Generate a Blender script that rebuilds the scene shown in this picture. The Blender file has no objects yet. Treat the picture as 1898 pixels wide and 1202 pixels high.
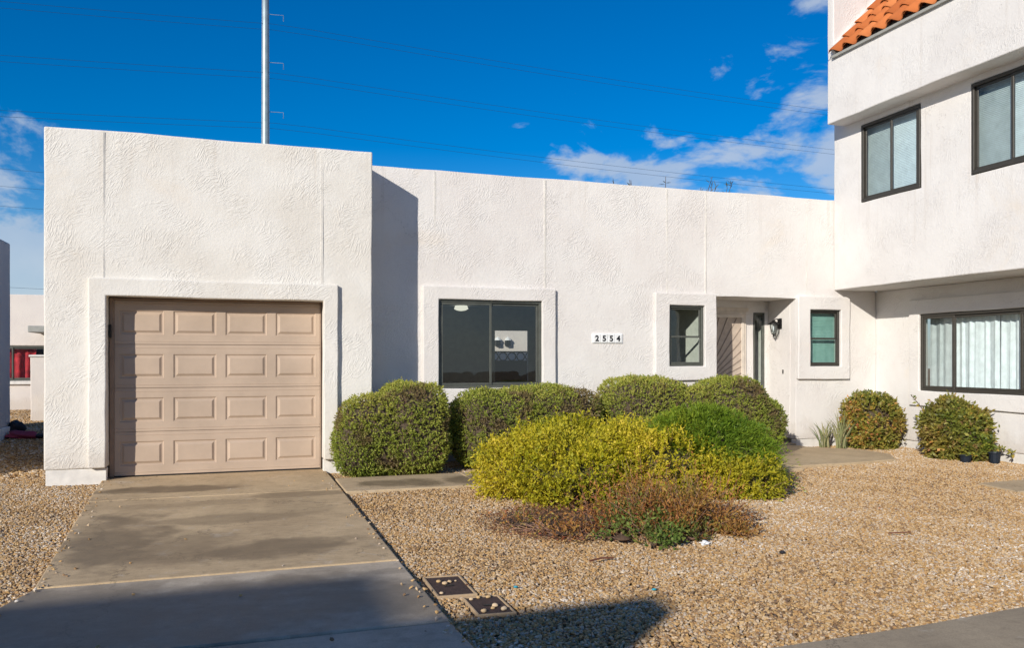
import bpy, math, random
import numpy as np
from mathutils import Vector
random.seed(7); rng = np.random.default_rng(7)
S = bpy.context.scene; C = S.collection; R = math.radians

# ------------------------------------------------------------------ camera
cam = bpy.data.cameras.new('camera'); co = bpy.data.objects.new('camera', cam); C.objects.link(co)
co.location = (0, 0, 1.45); co.rotation_euler = (R(90), 0, R(-18.6))
cam.sensor_width = 36; cam.lens = 1510/1898*36; cam.shift_y = 65/1898
cam.clip_end = 2000; cam.clip_start = .05; S.camera = co

# ------------------------------------------------------------------ sky, sun, exposure
SUNV = Vector((1.05, 1.0, -.56)).normalized()
EL = math.asin(-SUNV.z); AZ = math.atan2(-SUNV.x, -SUNV.y)
W = bpy.data.worlds.new('World'); S.world = W; W.use_nodes = True
wn = W.node_tree; wn.nodes.clear()
def wnode(t, **k):
    n = wn.nodes.new(t)
    for a, v in k.items(): setattr(n, a, v)
    return n
def wl(a, b): wn.links.new(a, b)
def wmath(op, a, b=None, clamp=False):
    n = wnode('ShaderNodeMath', operation=op, use_clamp=clamp)
    for i, v in enumerate((a, b)):
        if v is None: continue
        if isinstance(v, (int, float)): n.inputs[i].default_value = v
        else: wl(v, n.inputs[i])
    return n.outputs[0]
def wstep(v, lo, hi):
    n = wnode('ShaderNodeMapRange', interpolation_type='SMOOTHSTEP')
    n.inputs[1].default_value = lo; n.inputs[2].default_value = hi; wl(v, n.inputs[0]); return n.outputs[0]
sky = wnode('ShaderNodeTexSky', sky_type='NISHITA', sun_disc=False, sun_elevation=EL, sun_rotation=AZ)
sky.air_density = 1.0; sky.dust_density = .15; sky.ozone_density = 3.0; sky.altitude = 400
hsv = wnode('ShaderNodeHueSaturation'); hsv.inputs['Hue'].default_value = .510; hsv.inputs['Saturation'].default_value = 1.52; hsv.inputs['Value'].default_value = .92
wl(sky.outputs[0], hsv.inputs['Color'])
geo = wnode('ShaderNodeTexCoord'); sep = wnode('ShaderNodeSeparateXYZ'); wl(geo.outputs['Generated'], sep.inputs[0])
az = wmath('ARCTAN2', sep.outputs[0], sep.outputs[1])
ele = wmath('ARCSINE', sep.outputs[2])
mp = wnode('ShaderNodeMapping'); mp.inputs['Scale'].default_value = (1, 1, 1.9); mp.inputs['Location'].default_value = (5.3, 1.1, .4)
wl(geo.outputs['Generated'], mp.inputs[0])
nz = wnode('ShaderNodeTexNoise', normalize=True); nz.inputs['Scale'].default_value = 7; nz.inputs['Detail'].default_value = 9; nz.inputs['Roughness'].default_value = .58; nz.inputs['Distortion'].default_value = .25
wl(mp.outputs[0], nz.inputs['Vector'])
# cumulus lying low along the horizon, taller towards the right and the left edge
tall = wmath('ADD', wmath('MULTIPLY', wstep(az, .22, .5), .12), wmath('MULTIPLY', wstep(wmath('MULTIPLY', az, -1), .02, .5), .20))  # unseen banks behind the camera added as neutral fill for shaded walls
tall = wmath('ADD', tall, .07)
dens = wmath('SUBTRACT', nz.outputs[0], wmath('ADD', .255, wmath('MULTIPLY', wmath('DIVIDE', ele, tall), .155)))
cm = wmath('MULTIPLY', wstep(dens, 0.0, .11), .74)
nz2 = wnode('ShaderNodeTexNoise'); nz2.inputs['Scale'].default_value = 14; nz2.inputs['Detail'].default_value = 5; wl(mp.outputs[0], nz2.inputs['Vector'])
cc = wnode('ShaderNodeMixRGB'); cc.inputs[1].default_value = (3.0, 4.0, 5.4, 1); cc.inputs[2].default_value = (5.0, 5.4, 6.0, 1); wl(nz2.outputs[0], cc.inputs[0])
cmix = wnode('ShaderNodeMixRGB'); wl(cm, cmix.inputs[0]); wl(hsv.outputs[0], cmix.inputs[1]); wl(cc.outputs[0], cmix.inputs[2])
bg = wnode('ShaderNodeBackground'); bg.inputs[1].default_value = .11; wl(cmix.outputs[0], bg.inputs[0])
wo = wnode('ShaderNodeOutputWorld'); wl(bg.outputs[0], wo.inputs[0])

sl = bpy.data.lights.new('sun', 'SUN'); sl.energy = 4.3; sl.angle = R(.53); sl.color = (1, .94, .845)
so = bpy.data.objects.new('sun', sl); C.objects.link(so); so.location = (-30, -30, 30)
so.rotation_euler = SUNV.to_track_quat('-Z', 'Y').to_euler()
S.view_settings.view_transform = 'Standard'; S.view_settings.look = 'None'
S.view_settings.exposure = 0.17; S.view_settings.gamma = 1; S.view_settings.use_curve_mapping = False

# ------------------------------------------------------------------ materials
MATS = {}
class NT:
    def __init__(s, name):
        s.m = bpy.data.materials.new(name); s.m.use_nodes = True; s.t = s.m.node_tree; s.t.nodes.clear(); MATS[name] = s.m
        s.out = s.n('ShaderNodeOutputMaterial')
    def n(s, t, ins=None, **k):
        n = s.t.nodes.new(t)
        for a, v in k.items(): setattr(n, a, v)
        for a, v in (ins or {}).items(): s.set(n.inputs[a], v)
        return n
    def set(s, sock, v):
        if isinstance(v, bpy.types.NodeSocket): s.t.links.new(v, sock)
        elif isinstance(v, tuple) and len(v) == 3 and sock.type == 'RGBA': sock.default_value = (*v, 1)
        else: sock.default_value = v
    def math(s, op, a, b=0.0, clamp=False): return s.n('ShaderNodeMath', {0: a, 1: b}, operation=op, use_clamp=clamp).outputs[0]
    def pos(s): return s.n('ShaderNodeNewGeometry').outputs['Position']
    def noise(s, scale, detail=3, rough=.5, vec=None, dist=0.0):
        return s.n('ShaderNodeTexNoise', {'Vector': vec or s.pos(), 'Scale': scale, 'Detail': detail, 'Roughness': rough, 'Distortion': dist})
    def ramp(s, f, stops, interp='LINEAR'):
        n = s.n('ShaderNodeValToRGB', {0: f}); r = n.color_ramp; r.interpolation = interp
        while len(r.elements) < len(stops): r.elements.new(.5)
        for e, (p, c) in zip(r.elements, stops): e.position = p; e.color = (*c, 1) if len(c) == 3 else c
        return n.outputs[0]
    def mix(s, f, a, b, mode='MIX'): return s.n('ShaderNodeMixRGB', {0: f, 1: a, 2: b}, blend_type=mode).outputs[0]
    def rng(s, f, a, b, c=0.0, d=1.0, smooth=False):
        n = s.n('ShaderNodeMapRange', {0: f, 1: a, 2: b, 3: c, 4: d}); n.interpolation_type = 'SMOOTHSTEP' if smooth else 'LINEAR'; return n.outputs[0]
    def bump(s, h, strength, dist=.01, normal=None):
        i = {'Height': h, 'Strength': strength, 'Distance': dist}
        if normal: i['Normal'] = normal
        return s.n('ShaderNodeBump', i).outputs[0]
    def bsdf(s, col, rough=.8, normal=None, metal=0.0, spec=.3):
        i = {'Base Color': col, 'Roughness': rough, 'Metallic': metal, 'Specular IOR Level': spec}
        if normal: i['Normal'] = normal
        b = s.n('ShaderNodeBsdfPrincipled', i); s.t.links.new(b.outputs[0], s.out.inputs[0]); return b
    def fin(s, sh): s.t.links.new(sh, s.out.inputs[0]); return s.m

def stucco(name, c1, c2, amp=1.0, warm=(.72, .62, .5)):
    k = NT(name); p = k.pos()
    # each trowel pass is a patch with a direction of its own
    v = k.n('ShaderNodeTexVoronoi', {'Vector': k.n('ShaderNodeVectorMath', {0: p, 1: k.n('ShaderNodeVectorMath', {0: k.noise(5, 2).outputs['Color'], 1: (.12, .12, .12)}, operation='MULTIPLY').outputs[0]}, operation='ADD').outputs[0], 'Scale': 5.0, 'Randomness': 1.0})
    loc = k.n('ShaderNodeVectorMath', {0: p, 1: v.outputs['Position']}, operation='SUBTRACT').outputs[0]
    tn = k.n('ShaderNodeNewGeometry').outputs['True Normal']
    ang = k.rng(k.n('ShaderNodeSeparateColor', {0: v.outputs['Color']}).outputs[0], 0, 1, .15, 1.35)
    rot = k.n('ShaderNodeVectorRotate', {'Vector': loc, 'Axis': tn, 'Angle': ang}, rotation_type='AXIS_ANGLE').outputs[0]
    st = k.n('ShaderNodeMapping', {'Vector': rot, 'Scale': (62, 62, 13)}).outputs[0]
    strokes = k.noise(1.0, 2, .5, st, .4).outputs[0]
    strokes = k.rng(strokes, .42, .66, 0, 1, True)
    mask = k.rng(k.noise(1.9, 4, .6).outputs[0], .42, .64, .0, 1, True)
    h1 = k.math('MULTIPLY', strokes, mask)
    h2 = k.noise(34, 4, .65).outputs[0]
    h3 = k.noise(7, 3, .5).outputs[0]
    h = k.math('ADD', k.math('MULTIPLY', h1, .75), k.math('ADD', k.math('MULTIPLY', h2, .75), k.math('MULTIPLY', h3, .8)))
    nrm = k.bump(h, .52*amp, .011)
    col = k.mix(k.rng(k.noise(1.3, 5, .6).outputs[0], .35, .68, 0, 1, True), c1, c2)
    blot = k.rng(k.noise(.9, 6, .65, dist=.6).outputs[0], .58, .78, 0, .42, True)
    col = k.mix(blot, col, warm)
    spk = k.rng(k.noise(38, 2).outputs[0], .72, .8, 0, .25)
    col = k.mix(spk, col, (.45, .42, .38))
    z = k.n('ShaderNodeSeparateXYZ', {0: p}).outputs[2]
    strk = k.noise(1.0, 4, .6, k.n('ShaderNodeMapping', {'Vector': p, 'Scale': (9, 9, .35)}).outputs[0]).outputs[0]
    drip = k.math('MULTIPLY', k.rng(strk, .55, .75, 0, .3, True), k.rng(k.math('ADD', z, k.math('MULTIPLY', k.noise(2, 2).outputs[0], .8)), 3.2, 4.6, 0, 1, True))
    splash = k.rng(k.math('ADD', z, k.math('MULTIPLY', k.noise(6, 4, .65).outputs[0], -.5)), .22, -.12, 0, .35, True)
    col = k.mix(k.math('MAXIMUM', drip, splash), col, (.46, .38, .30))
    crk = k.n('ShaderNodeTexVoronoi', {'Vector': k.n('ShaderNodeVectorMath', {0: p, 1: k.n('ShaderNodeVectorMath', {0: k.noise(2.2, 5, .7).outputs['Color'], 1: (.9, .9, .9)}, operation='MULTIPLY').outputs[0]}, operation='ADD').outputs[0], 'Scale': .55}, feature='DISTANCE_TO_EDGE').outputs['Distance']
    col = k.mix(k.math('MULTIPLY', k.rng(crk, .0035, .0012), k.rng(k.noise(.8, 2).outputs[0], .5, .6, 0, .4)), col, (.36, .33, .30))
    k.bsdf(col, .92, nrm, spec=.15); return k.m
stucco('stucco_house', (.735, .705, .67), (.695, .655, .62))
stucco('stucco_garage', (.745, .715, .66), (.69, .65, .585))
stucco('stucco_tower', (.735, .71, .68), (.69, .66, .63), .95)
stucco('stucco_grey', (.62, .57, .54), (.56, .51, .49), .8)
stucco('stucco_far', (.72, .66, .60), (.68, .62, .57), .6)
def plain(name, col, rough=.6, metal=0.0, spec=.4, var=.12, scale=9, bump=.0):
    k = NT(name); n = k.noise(scale, 5, .6).outputs[0]
    a = tuple(c*(1-var) for c in col); b = tuple(min(1, c*(1+var)) for c in col)
    k.bsdf(k.mix(k.rng(n, .3, .7), a, b), rough, k.bump(k.noise(60, 2).outputs[0], bump, .004) if bump else None, metal, spec); return k.m
plain('plinth', (.70, .67, .62), .9, bump=.3)
plain('door_paint', (.47, .36, .27), .55, var=.10, scale=2.2, bump=.05)
plain('door_section', (.47, .36, .27), .55, var=.10, scale=2.2, bump=.05)
plain('jamb_paint', (.30, .21, .15), .6)
plain('alu_grey', (.105, .11, .095), .45, .3, var=.15)
plain('alu_bronze', (.055, .05, .042), .5, .2)
plain('black_metal', (.015, .015, .015), .45, .3)
plain('door_trim', (.66, .58, .49), .7)
plain('security_mesh', (.50, .41, .33), .8, bump=.2)
plain('security_bar', (.30, .24, .19), .6)
plain('plaque', (.80, .80, .79), .4)
plain('ink', (.012, .012, .014), .5)
plain('room_wall', (.52, .51, .48), .9)
plain('room_light', (.62, .62, .54), .9)
plain('room_floor', (.30, .24, .18), .6)
plain('roof_felt', (.55, .53, .5), .9)
plain('eave_metal', (.33, .33, .30), .6)
plain('curtain', (.80, .84, .85), .9)
plain('blind', (.72, .81, .84), .7)
plain('blind_green', (.46, .58, .55), .8)
plain('steel_pole', (.30, .37, .40), .45, .35, var=.2, scale=1.2)
plain('wire', (.015, .05, .11), .6, .3)
plain('box_rim', (.42, .30, .18), .95, bump=.5)
plain('box_lid', (.062, .036, .028), .75, var=.3, scale=25, bump=.6)
plain('pot_blue', (.012, .018, .028), .5)
plain('pink_cloth', (.35, .05, .09), .8); plain('dark_cloth', (.02, .02, .025), .8)
plain('red_fabric', (.50, .02, .03), .7, var=.5, scale=5)
plain('litter_white', (.75, .76, .78), .6); plain('litter_blue', (.03, .32, .42), .5)
plain('twig', (.16, .055, .03), .8); plain('stick', (.26, .15, .10), .9, var=.4, scale=20); plain('bark', (.10, .065, .045), .9, var=.4, scale=30, bump=.5)
plain('asphalt', (.05, .05, .052), .9, var=.3, scale=40, bump=.5)
plain('leaf_soil', (.10, .06, .037), .95, var=.5, scale=22, bump=.9)

def glass(name, tint, refl=1.0):
    k = NT(name)
    gg = k.n('ShaderNodeNewGeometry')
    cs = k.math('ABSOLUTE', k.n('ShaderNodeVectorMath', {0: gg.outputs['Incoming'], 1: gg.outputs['Normal']}, operation='DOT_PRODUCT').outputs['Value'])
    fr = k.math('ADD', k.math('MULTIPLY', k.math('POWER', k.math('SUBTRACT', 1.0, cs, True), 5.0), .92), .05*refl, True)
    wob = k.bump(k.noise(3.5, 1).outputs[0], .04, .02)
    gl = k.n('ShaderNodeBsdfGlossy', {'Color': (.92, .97, 1), 'Roughness': .01, 'Normal': wob})
    tr = k.n('ShaderNodeBsdfTransparent', {'Color': tint})
    k.fin(k.n('ShaderNodeMixShader', {0: fr, 1: tr.outputs[0], 2: gl.outputs[0]}).outputs[0])
glass('glass', (.66, .70, .68), 1.5); glass('glass_teal', (.62, .78, .74), 1.5); glass('glass_clear', (.85, .9, .9), 1.4); glass('glass_screened', (.66, .70, .69), 1.0)
k = NT('lamp_glow'); k.fin(k.n('ShaderNodeEmission', {'Color': (1, .95, .8), 'Strength': 1.0}).outputs[0])

def concrete(name, base, dark, stains_shade=(), joints=0):
    k = NT(name); p = k.pos()
    n1 = k.rng(k.noise(1.1, 6, .65, dist=.5).outputs[0], .32, .7, 0, 1, True)
    st = k.n('ShaderNodeMapping', {'Vector': p, 'Scale': (1.2, 7, 1)}).outputs[0]
    n2 = k.rng(k.noise(3.0, 4, .6, st).outputs[0], .3, .7)
    col = k.mix(n1, base, dark); col = k.mix(k.math('MULTIPLY', n2, .35), col, tuple(c*1.25 for c in base))
    fine = k.noise(150, 3, .7).outputs[0]; col = k.mix(k.rng(fine, .35, .7, 0, .4), col, tuple(c*.5 for c in dark))
    mott = k.noise(13, 5, .7).outputs[0]; col = k.mix(k.rng(mott, .48, .75, 0, .55, True), col, tuple(c*.72 for c in dark))
    pale = k.noise(4.5, 6, .7, dist=.8).outputs[0]; col = k.mix(k.rng(pale, .56, .74, 0, .5, True), col, (.62, .55, .45))
    crk = k.n('ShaderNodeTexVoronoi', {'Vector': k.n('ShaderNodeVectorMath', {0: p, 1: k.n('ShaderNodeVectorMath', {0: k.noise(1.7, 6, .7).outputs['Color'], 1: (1.2, 1.2, 0)}, operation='MULTIPLY').outputs[0]}, operation='ADD').outputs[0], 'Scale': .42}, feature='DISTANCE_TO_EDGE').outputs['Distance']
    col = k.mix(k.rng(crk, .0045, .0015, 0, .55), col, tuple(c*.35 for c in dark))
    rough = .88; wet_shade = None
    w2 = k.n('ShaderNodeVectorMath', {0: k.noise(1.6, 4, .6).outputs['Color'], 1: (.5, .5, .5)}, operation='SUBTRACT').outputs[0]
    for (x, y, rx, ry, a) in stains_shade:
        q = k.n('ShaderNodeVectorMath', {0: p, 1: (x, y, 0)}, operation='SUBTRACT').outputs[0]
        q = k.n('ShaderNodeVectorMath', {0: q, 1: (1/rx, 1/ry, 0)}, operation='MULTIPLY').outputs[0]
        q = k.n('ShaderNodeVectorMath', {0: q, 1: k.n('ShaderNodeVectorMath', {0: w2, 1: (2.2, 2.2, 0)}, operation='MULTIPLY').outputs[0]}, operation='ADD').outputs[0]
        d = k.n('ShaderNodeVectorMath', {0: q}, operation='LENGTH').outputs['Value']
        m = k.rng(d, 1.22, .62, 0, a, True); wet_shade = m if wet_shade is None else k.math('MAXIMUM', wet_shade, m)
    if wet_shade is not None:
        wet_shade = k.math('MULTIPLY', wet_shade, k.rng(k.noise(5, 6, .7).outputs[0], .3, .6, .72, 1))
        col = k.mix(wet_shade, col, tuple(c*.42 for c in dark)); rough = k.rng(wet_shade, 0, 1, .88, .55)
    h = k.math('ADD', k.math('MULTIPLY', k.noise(140, 3).outputs[0], .5), k.noise(9, 4).outputs[0])
    k.bsdf(col, rough, k.bump(h, .25, .01), spec=.3); return k.m
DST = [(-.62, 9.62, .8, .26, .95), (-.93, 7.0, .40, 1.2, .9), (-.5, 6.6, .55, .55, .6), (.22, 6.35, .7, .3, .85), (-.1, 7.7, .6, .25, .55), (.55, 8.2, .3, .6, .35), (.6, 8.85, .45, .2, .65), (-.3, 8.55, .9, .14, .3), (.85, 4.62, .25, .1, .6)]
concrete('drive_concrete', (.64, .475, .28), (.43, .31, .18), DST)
concrete('apron_concrete', (.58, .49, .375), (.42, .345, .255), [(-.5, 4.9, 1.9, .75, .8), (.8, 5.0, .3, .15, .35), (.95, 4.55, .25, .12, .4), (1.0, 5.45, .25, .07, .4)])  # large first ellipse deepens the cast shadow in the colour; others are stains
concrete('walk_concrete', (.58, .44, .27), (.43, .32, .195), [(1.75, 9.28, .42, .34, .9), (2.6, 9.35, .38, .33, .9), (7.6, 10.3, .4, .3, .6)])
concrete('gutter_concrete', (.44, .35, .235), (.31, .245, .165))

def tile_mat():
    k = NT('terracotta'); r = k.n('ShaderNodeObjectInfo').outputs['Random']
    col = k.ramp(r, [(0, (.42, .12, .035)), (.5, (.56, .17, .05)), (1, (.66, .25, .09))])
    col = k.mix(k.rng(k.noise(6, 5, .6).outputs[0], .45, .75, 0, .5), col, (.30, .09, .035))
    k.bsdf(col, .85, k.bump(k.noise(70, 3).outputs[0], .3, .006), spec=.2)
tile_mat()

def gravel_mats():
    k = NT('gravel_bed'); n = k.noise(60, 4, .7).outputs[0]
    col = k.ramp(n, [(.3, (.20, .125, .06)), (.5, (.36, .235, .12)), (.7, (.50, .35, .20))])
    k.bsdf(col, .95, k.bump(n, .8, .02))
    k = NT('pebble')
    a = k.n('ShaderNodeAttribute', attribute_name='tone', attribute_type='INSTANCER').outputs['Fac']
    col = k.ramp(a, [(0, (.13, .09, .065)), (.12, (.27, .165, .085)), (.30, (.45, .265, .105)), (.48, (.55, .355, .15)), (.63, (.54, .395, .23)), (.75, (.62, .48, .32)), (.84, (.44, .36, .28)), (.92, (.70, .60, .47)), (1, (.80, .74, .65))])
    col = k.mix(k.rng(k.noise(70, 3).outputs[0], .35, .7, 0, .35), col, (.30, .18, .09))
    k.bsdf(col, .85, spec=.25)
    k = NT('pebble_single'); r = k.n('ShaderNodeObjectInfo').outputs['Random']
    k.bsdf(k.ramp(r, [(0, (.5, .33, .15)), (1, (.66, .52, .36))]), .85)
gravel_mats()

def leaf_mat(name, stops, patch=None, trans=.3, pscale=3.0, lo=.55, hi=.68, gloss=.25):
    k = NT(name); a = k.n('ShaderNodeAttribute', attribute_name='tone').outputs['Fac']
    col = k.ramp(a, stops)
    big = k.noise(1.7, 3).outputs[0]
    col = k.mix(k.rng(big, .35, .65, 0, .5), col, k.mix(.5, col, stops[-1][1]))
    if patch: col = k.mix(k.rng(k.noise(pscale, 4, .6).outputs[0], lo, hi, 0, .8, True), col, patch)
    d = k.n('ShaderNodeBsdfPrincipled', {'Base Color': col, 'Roughness': .55, 'Specular IOR Level': gloss})
    t = k.n('ShaderNodeBsdfTranslucent', {'Color': col})
    k.fin(k.n('ShaderNodeMixShader', {0: trans, 1: d.outputs[0], 2: t.outputs[0]}).outputs[0])
leaf_mat('hedge_leaf', [(0, (.11, .155, .025)), (.4, (.24, .31, .045)), (.8, (.37, .40, .07)), (1, (.52, .47, .10))], (.22, .14, .085), .3, 2.3, .54, .62)
leaf_mat('yellow_leaf', [(0, (.16, .20, .015)), (.35, (.38, .37, .018)), (.75, (.60, .51, .025)), (1, (.78, .60, .08))], (.24, .30, .02), .38, 4, .6, .75)
leaf_mat('feather_leaf', [(0, (.07, .14, .012)), (.5, (.17, .29, .022)), (1, (.42, .42, .04))], None, .36)
leaf_mat('lantana_leaf', [(0, (.06, .10, .02)), (.4, (.16, .22, .03)), (.7, (.34, .33, .05)), (.9, (.56, .29, .06)), (1, (.60, .23, .10))], (.42, .22, .11), .3, 6, .56, .7, .4)
leaf_mat('rust_leaf', [(0, (.15, .04, .02)), (.3, (.36, .11, .04)), (.6, (.52, .23, .07)), (.85, (.44, .30, .07)), (1, (.24, .28, .05))], (.16, .19, .03), .3, 3.2, .55, .66)
leaf_mat('ground_leaf', [(0, (.05, .10, .02)), (.5, (.12, .22, .04)), (.85, (.24, .30, .06)), (1, (.36, .08, .06))], None, .3)
leaf_mat('dry_leaf', [(0, (.07, .04, .025)), (.4, (.18, .10, .05)), (.8, (.36, .22, .11)), (1, (.35, .09, .05))], None, .1)
leaf_mat('blade_leaf', [(0, (.14, .18, .07)), (.5, (.25, .27, .12)), (1, (.40, .36, .19))], None, .25)
leaf_mat('tree_leaf', [(0, (.05, .06, .02)), (1, (.14, .13, .05))], None, .2)
plain('twig_mass', (.085, .062, .04), .95, var=.5, scale=40, bump=.9)
plain('twig_mass_yellow', (.10, .085, .025), .95, var=.5, scale=40, bump=.9)

# ------------------------------------------------------------------ mesh helpers
def thing(name, label, cat, loc=(0, 0, 0), group=None):
    o = bpy.data.objects.new(name, None); C.objects.link(o); o.location = loc; o.empty_display_size = .1
    o['label'] = label; o['category'] = cat
    if group: o['group'] = group
    return o
def tag(o, label, cat, group=None):
    o['label'] = label; o['category'] = cat
    if group: o['group'] = group
    return o
def worldloc(o):
    v = Vector((0, 0, 0))
    while o: v = v + o.location; o = o.parent
    return v
def mesh(name, verts, faces, mat, parent=None, bevel=0, seg=2, smooth=False, loc=None):
    """verts are world coordinates; the object's origin is put at loc (or its parent's base)"""
    base = Vector(loc) if loc is not None else (worldloc(parent) if parent else Vector((0, 0, 0)))
    m = bpy.data.meshes.new(name)
    m.from_pydata([(v[0]-base.x, v[1]-base.y, v[2]-base.z) for v in verts], [], faces); m.update()
    m.materials.append(MATS[mat])
    if smooth: m.polygons.foreach_set('use_smooth', [True]*len(m.polygons))
    o = bpy.data.objects.new(name, m); C.objects.link(o)
    if parent: o.parent = parent; o.location = base - worldloc(parent)
    else: o.location = base
    if bevel:
        b = o.modifiers.new('bevel', 'BEVEL'); b.width = bevel; b.segments = seg; b.limit_method = 'ANGLE'; b.angle_limit = R(40)
    return o
class MB:
    def __init__(s): s.v = []; s.f = []
    def box(s, x0, x1, y0, y1, z0, z1):
        n = len(s.v)
        s.v += [(x0, y0, z0), (x1, y0, z0), (x1, y1, z0), (x0, y1, z0), (x0, y0, z1), (x1, y0, z1), (x1, y1, z1), (x0, y1, z1)]
        s.f += [tuple(n+i for i in q) for q in ((3, 2, 1, 0), (4, 5, 6, 7), (0, 1, 5, 4), (1, 2, 6, 5), (2, 3, 7, 6), (3, 0, 4, 7))]; return s
    def prism(s, poly, z0, z1):
        n = len(s.v); k = len(poly)
        s.v += [(x, y, z0) for x, y in poly] + [(x, y, z1) for x, y in poly]
        s.f += [tuple(n+k-1-i for i in range(k)), tuple(n+k+i for i in range(k))] + [(n+i, n+(i+1) % k, n+k+(i+1) % k, n+k+i) for i in range(k)]; return s
    def tube(s, pts, rad, sides=8, cap=True):
        pts = [Vector(p) for p in pts]; rr = rad if isinstance(rad, (list, tuple)) else [rad]*len(pts); n0 = len(s.v)
        for i, p in enumerate(pts):
            t = (pts[min(i+1, len(pts)-1)] - pts[max(i-1, 0)]).normalized()
            a = t.orthogonal().normalized() if abs(t.z) > .9 else t.cross(Vector((0, 0, 1))).normalized(); b = t.cross(a)
            for j in range(sides):
                w = 2*math.pi*j/sides; s.v.append(tuple(p + (a*math.cos(w) + b*math.sin(w))*rr[i]))
        for i in range(len(pts)-1):
            for j in range(sides):
                q = n0+i*sides; s.f.append((q+j, q+(j+1) % sides, q+sides+(j+1) % sides, q+sides+j))
        if cap: s.f.append(tuple(n0+sides-1-j for j in range(sides))); q = n0+(len(pts)-1)*sides; s.f.append(tuple(q+j for j in range(sides)))
        return s
    def lathe(s, prof, c, sides=14):
        n0 = len(s.v)
        for r, z in prof:
            for j in range(sides): w = 2*math.pi*j/sides; s.v.append((c[0]+r*math.cos(w), c[1]+r*math.sin(w), c[2]+z))
        for i in range(len(prof)-1):
            for j in range(sides): q = n0+i*sides; s.f.append((q+j, q+(j+1) % sides, q+sides+(j+1) % sides, q+sides+j))
        s.f.append(tuple(n0+sides-1-j for j in range(sides))); q = n0+(len(prof)-1)*sides; s.f.append(tuple(q+j for j in range(sides)))
        return s
    def build(s, name, mat, parent=None, **k): return mesh(name, s.v, s.f, mat, parent, **k)
def dense(vals, step):
    vals = sorted(set(round(v, 5) for v in vals)); out = []
    for a, b in zip(vals, vals[1:]):
        n = max(1, round((b-a)/step)); out += [a+(b-a)*i/n for i in range(n)]
    return out + [vals[-1]]
def voxel(name, boxes, holes, mat, parent=None, step=.35, jit=.004, bevel=.018, seg=3, **k):
    """solid = union of boxes minus holes, only outer faces, slightly uneven as hand-trowelled stucco is"""
    ax = []
    for d in range(3):
        lo = min(b[2*d] for b in boxes); hi = max(b[2*d+1] for b in boxes)
        vals = [b[2*d+e] for b in boxes for e in (0, 1)] + [min(hi, max(lo, h[2*d+e])) for h in holes for e in (0, 1)]
        ax.append(dense(vals, step))
    X, Y, Z = ax
    cx, cy, cz = [np.array([(a+b)/2 for a, b in zip(q, q[1:])]) for q in ax]
    G = np.meshgrid(cx, cy, cz, indexing='ij'); sol = np.zeros(G[0].shape, bool)
    ins = lambda b: (G[0] > b[0]) & (G[0] < b[1]) & (G[1] > b[2]) & (G[1] < b[3]) & (G[2] > b[4]) & (G[2] < b[5])
    for b in boxes: sol |= ins(b)
    for h in holes: sol &= ~ins(h)
    P = np.pad(sol, 1); idx = {}; V = []; F = []
    def vid(i, j, kk):
        key = (i, j, kk)
        if key not in idx:
            x, y, z = X[i], Y[j], Z[kk]; idx[key] = len(V)
            w = lambda q: math.sin(2.1*x+q)*math.sin(1.7*y+2*q)+math.sin(2.9*z+1.3*q)*math.cos(3.7*x+5.1*y+q)+.6*math.sin(9*x+7*y+8*z+q)
            V.append((x+jit*w(.3), y+jit*w(1.9), z+jit*w(4.1)))
        return idx[key]
    for i, j, kk in np.argwhere(sol):
        for d, sgn in ((0, -1), (0, 1), (1, -1), (1, 1), (2, -1), (2, 1)):
            o = [i+1, j+1, kk+1]; o[d] += sgn
            if P[tuple(o)]: continue
            c = [i, j, kk]; c[d] += (sgn > 0); e, g = [(1, 2), (2, 0), (0, 1)][d]; q = []
            for a, b in ((0, 0), (1, 0), (1, 1), (0, 1)):
                t = list(c); t[e] += a; t[g] += b; q.append(vid(*t))
            F.append(tuple(q) if sgn > 0 else tuple(reversed(q)))
    return mesh(name, V, F, mat, parent, bevel=bevel, seg=seg, **k)
def struct(o): o['kind'] = 'structure'; return o
def copyo(o, parent=None, loc=None):
    c = o.copy(); C.objects.link(c); c.parent = parent
    if loc is not None: c.location = loc
    return c

# ------------------------------------------------------------------ ground and paving
g = MB(); N = 40
for i in range(N+1):
    for j in range(N+1):
        x = -90 + 190*(i/N); y = -60 + 260*(j/N); g.v.append((x, y, -.025))
for i in range(N):
    for j in range(N): a = i*(N+1)+j; g.f.append((a, a+N+1, a+N+2, a+1))
struct(g.build('ground', 'gravel_bed'))
struct(MB().box(-80, 90, -6.5, 1.9, -.06, -.012).build('road', 'asphalt'))

def slab(name, poly, z1, mat, parent, z0=-.08, bev=.012): return MB().prism(poly, z0, z1).build(name, mat, parent, bevel=bev, seg=2)
drive = bpy.data.objects.new('driveway', None); C.objects.link(drive); struct(drive)
slab('slab', [(-1.42, 9.02), (1.075, 9.02), (1.06, 10.92), (-1.53, 10.92)], .030, 'drive_concrete', drive)
slab('slab', [(-1.2, 5.735), (1.085, 5.735), (1.075, 9.012), (-1.42, 9.012)], .028, 'drive_concrete', drive)
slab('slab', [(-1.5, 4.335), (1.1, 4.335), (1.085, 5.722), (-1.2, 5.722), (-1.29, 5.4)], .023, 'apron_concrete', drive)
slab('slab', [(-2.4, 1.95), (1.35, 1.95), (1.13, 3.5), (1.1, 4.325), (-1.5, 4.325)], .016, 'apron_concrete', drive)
walk = bpy.data.objects.new('walkway', None); C.objects.link(walk); struct(walk)
for a, b in ((1.10, 2.62), (2.63, 4.15), (4.16, 5.6), (5.61, 7.0)):
    slab('slab', [(a, 8.86), (b, 8.86), (b, 9.88), (a, 9.88)], .026, 'walk_concrete', walk)
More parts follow.
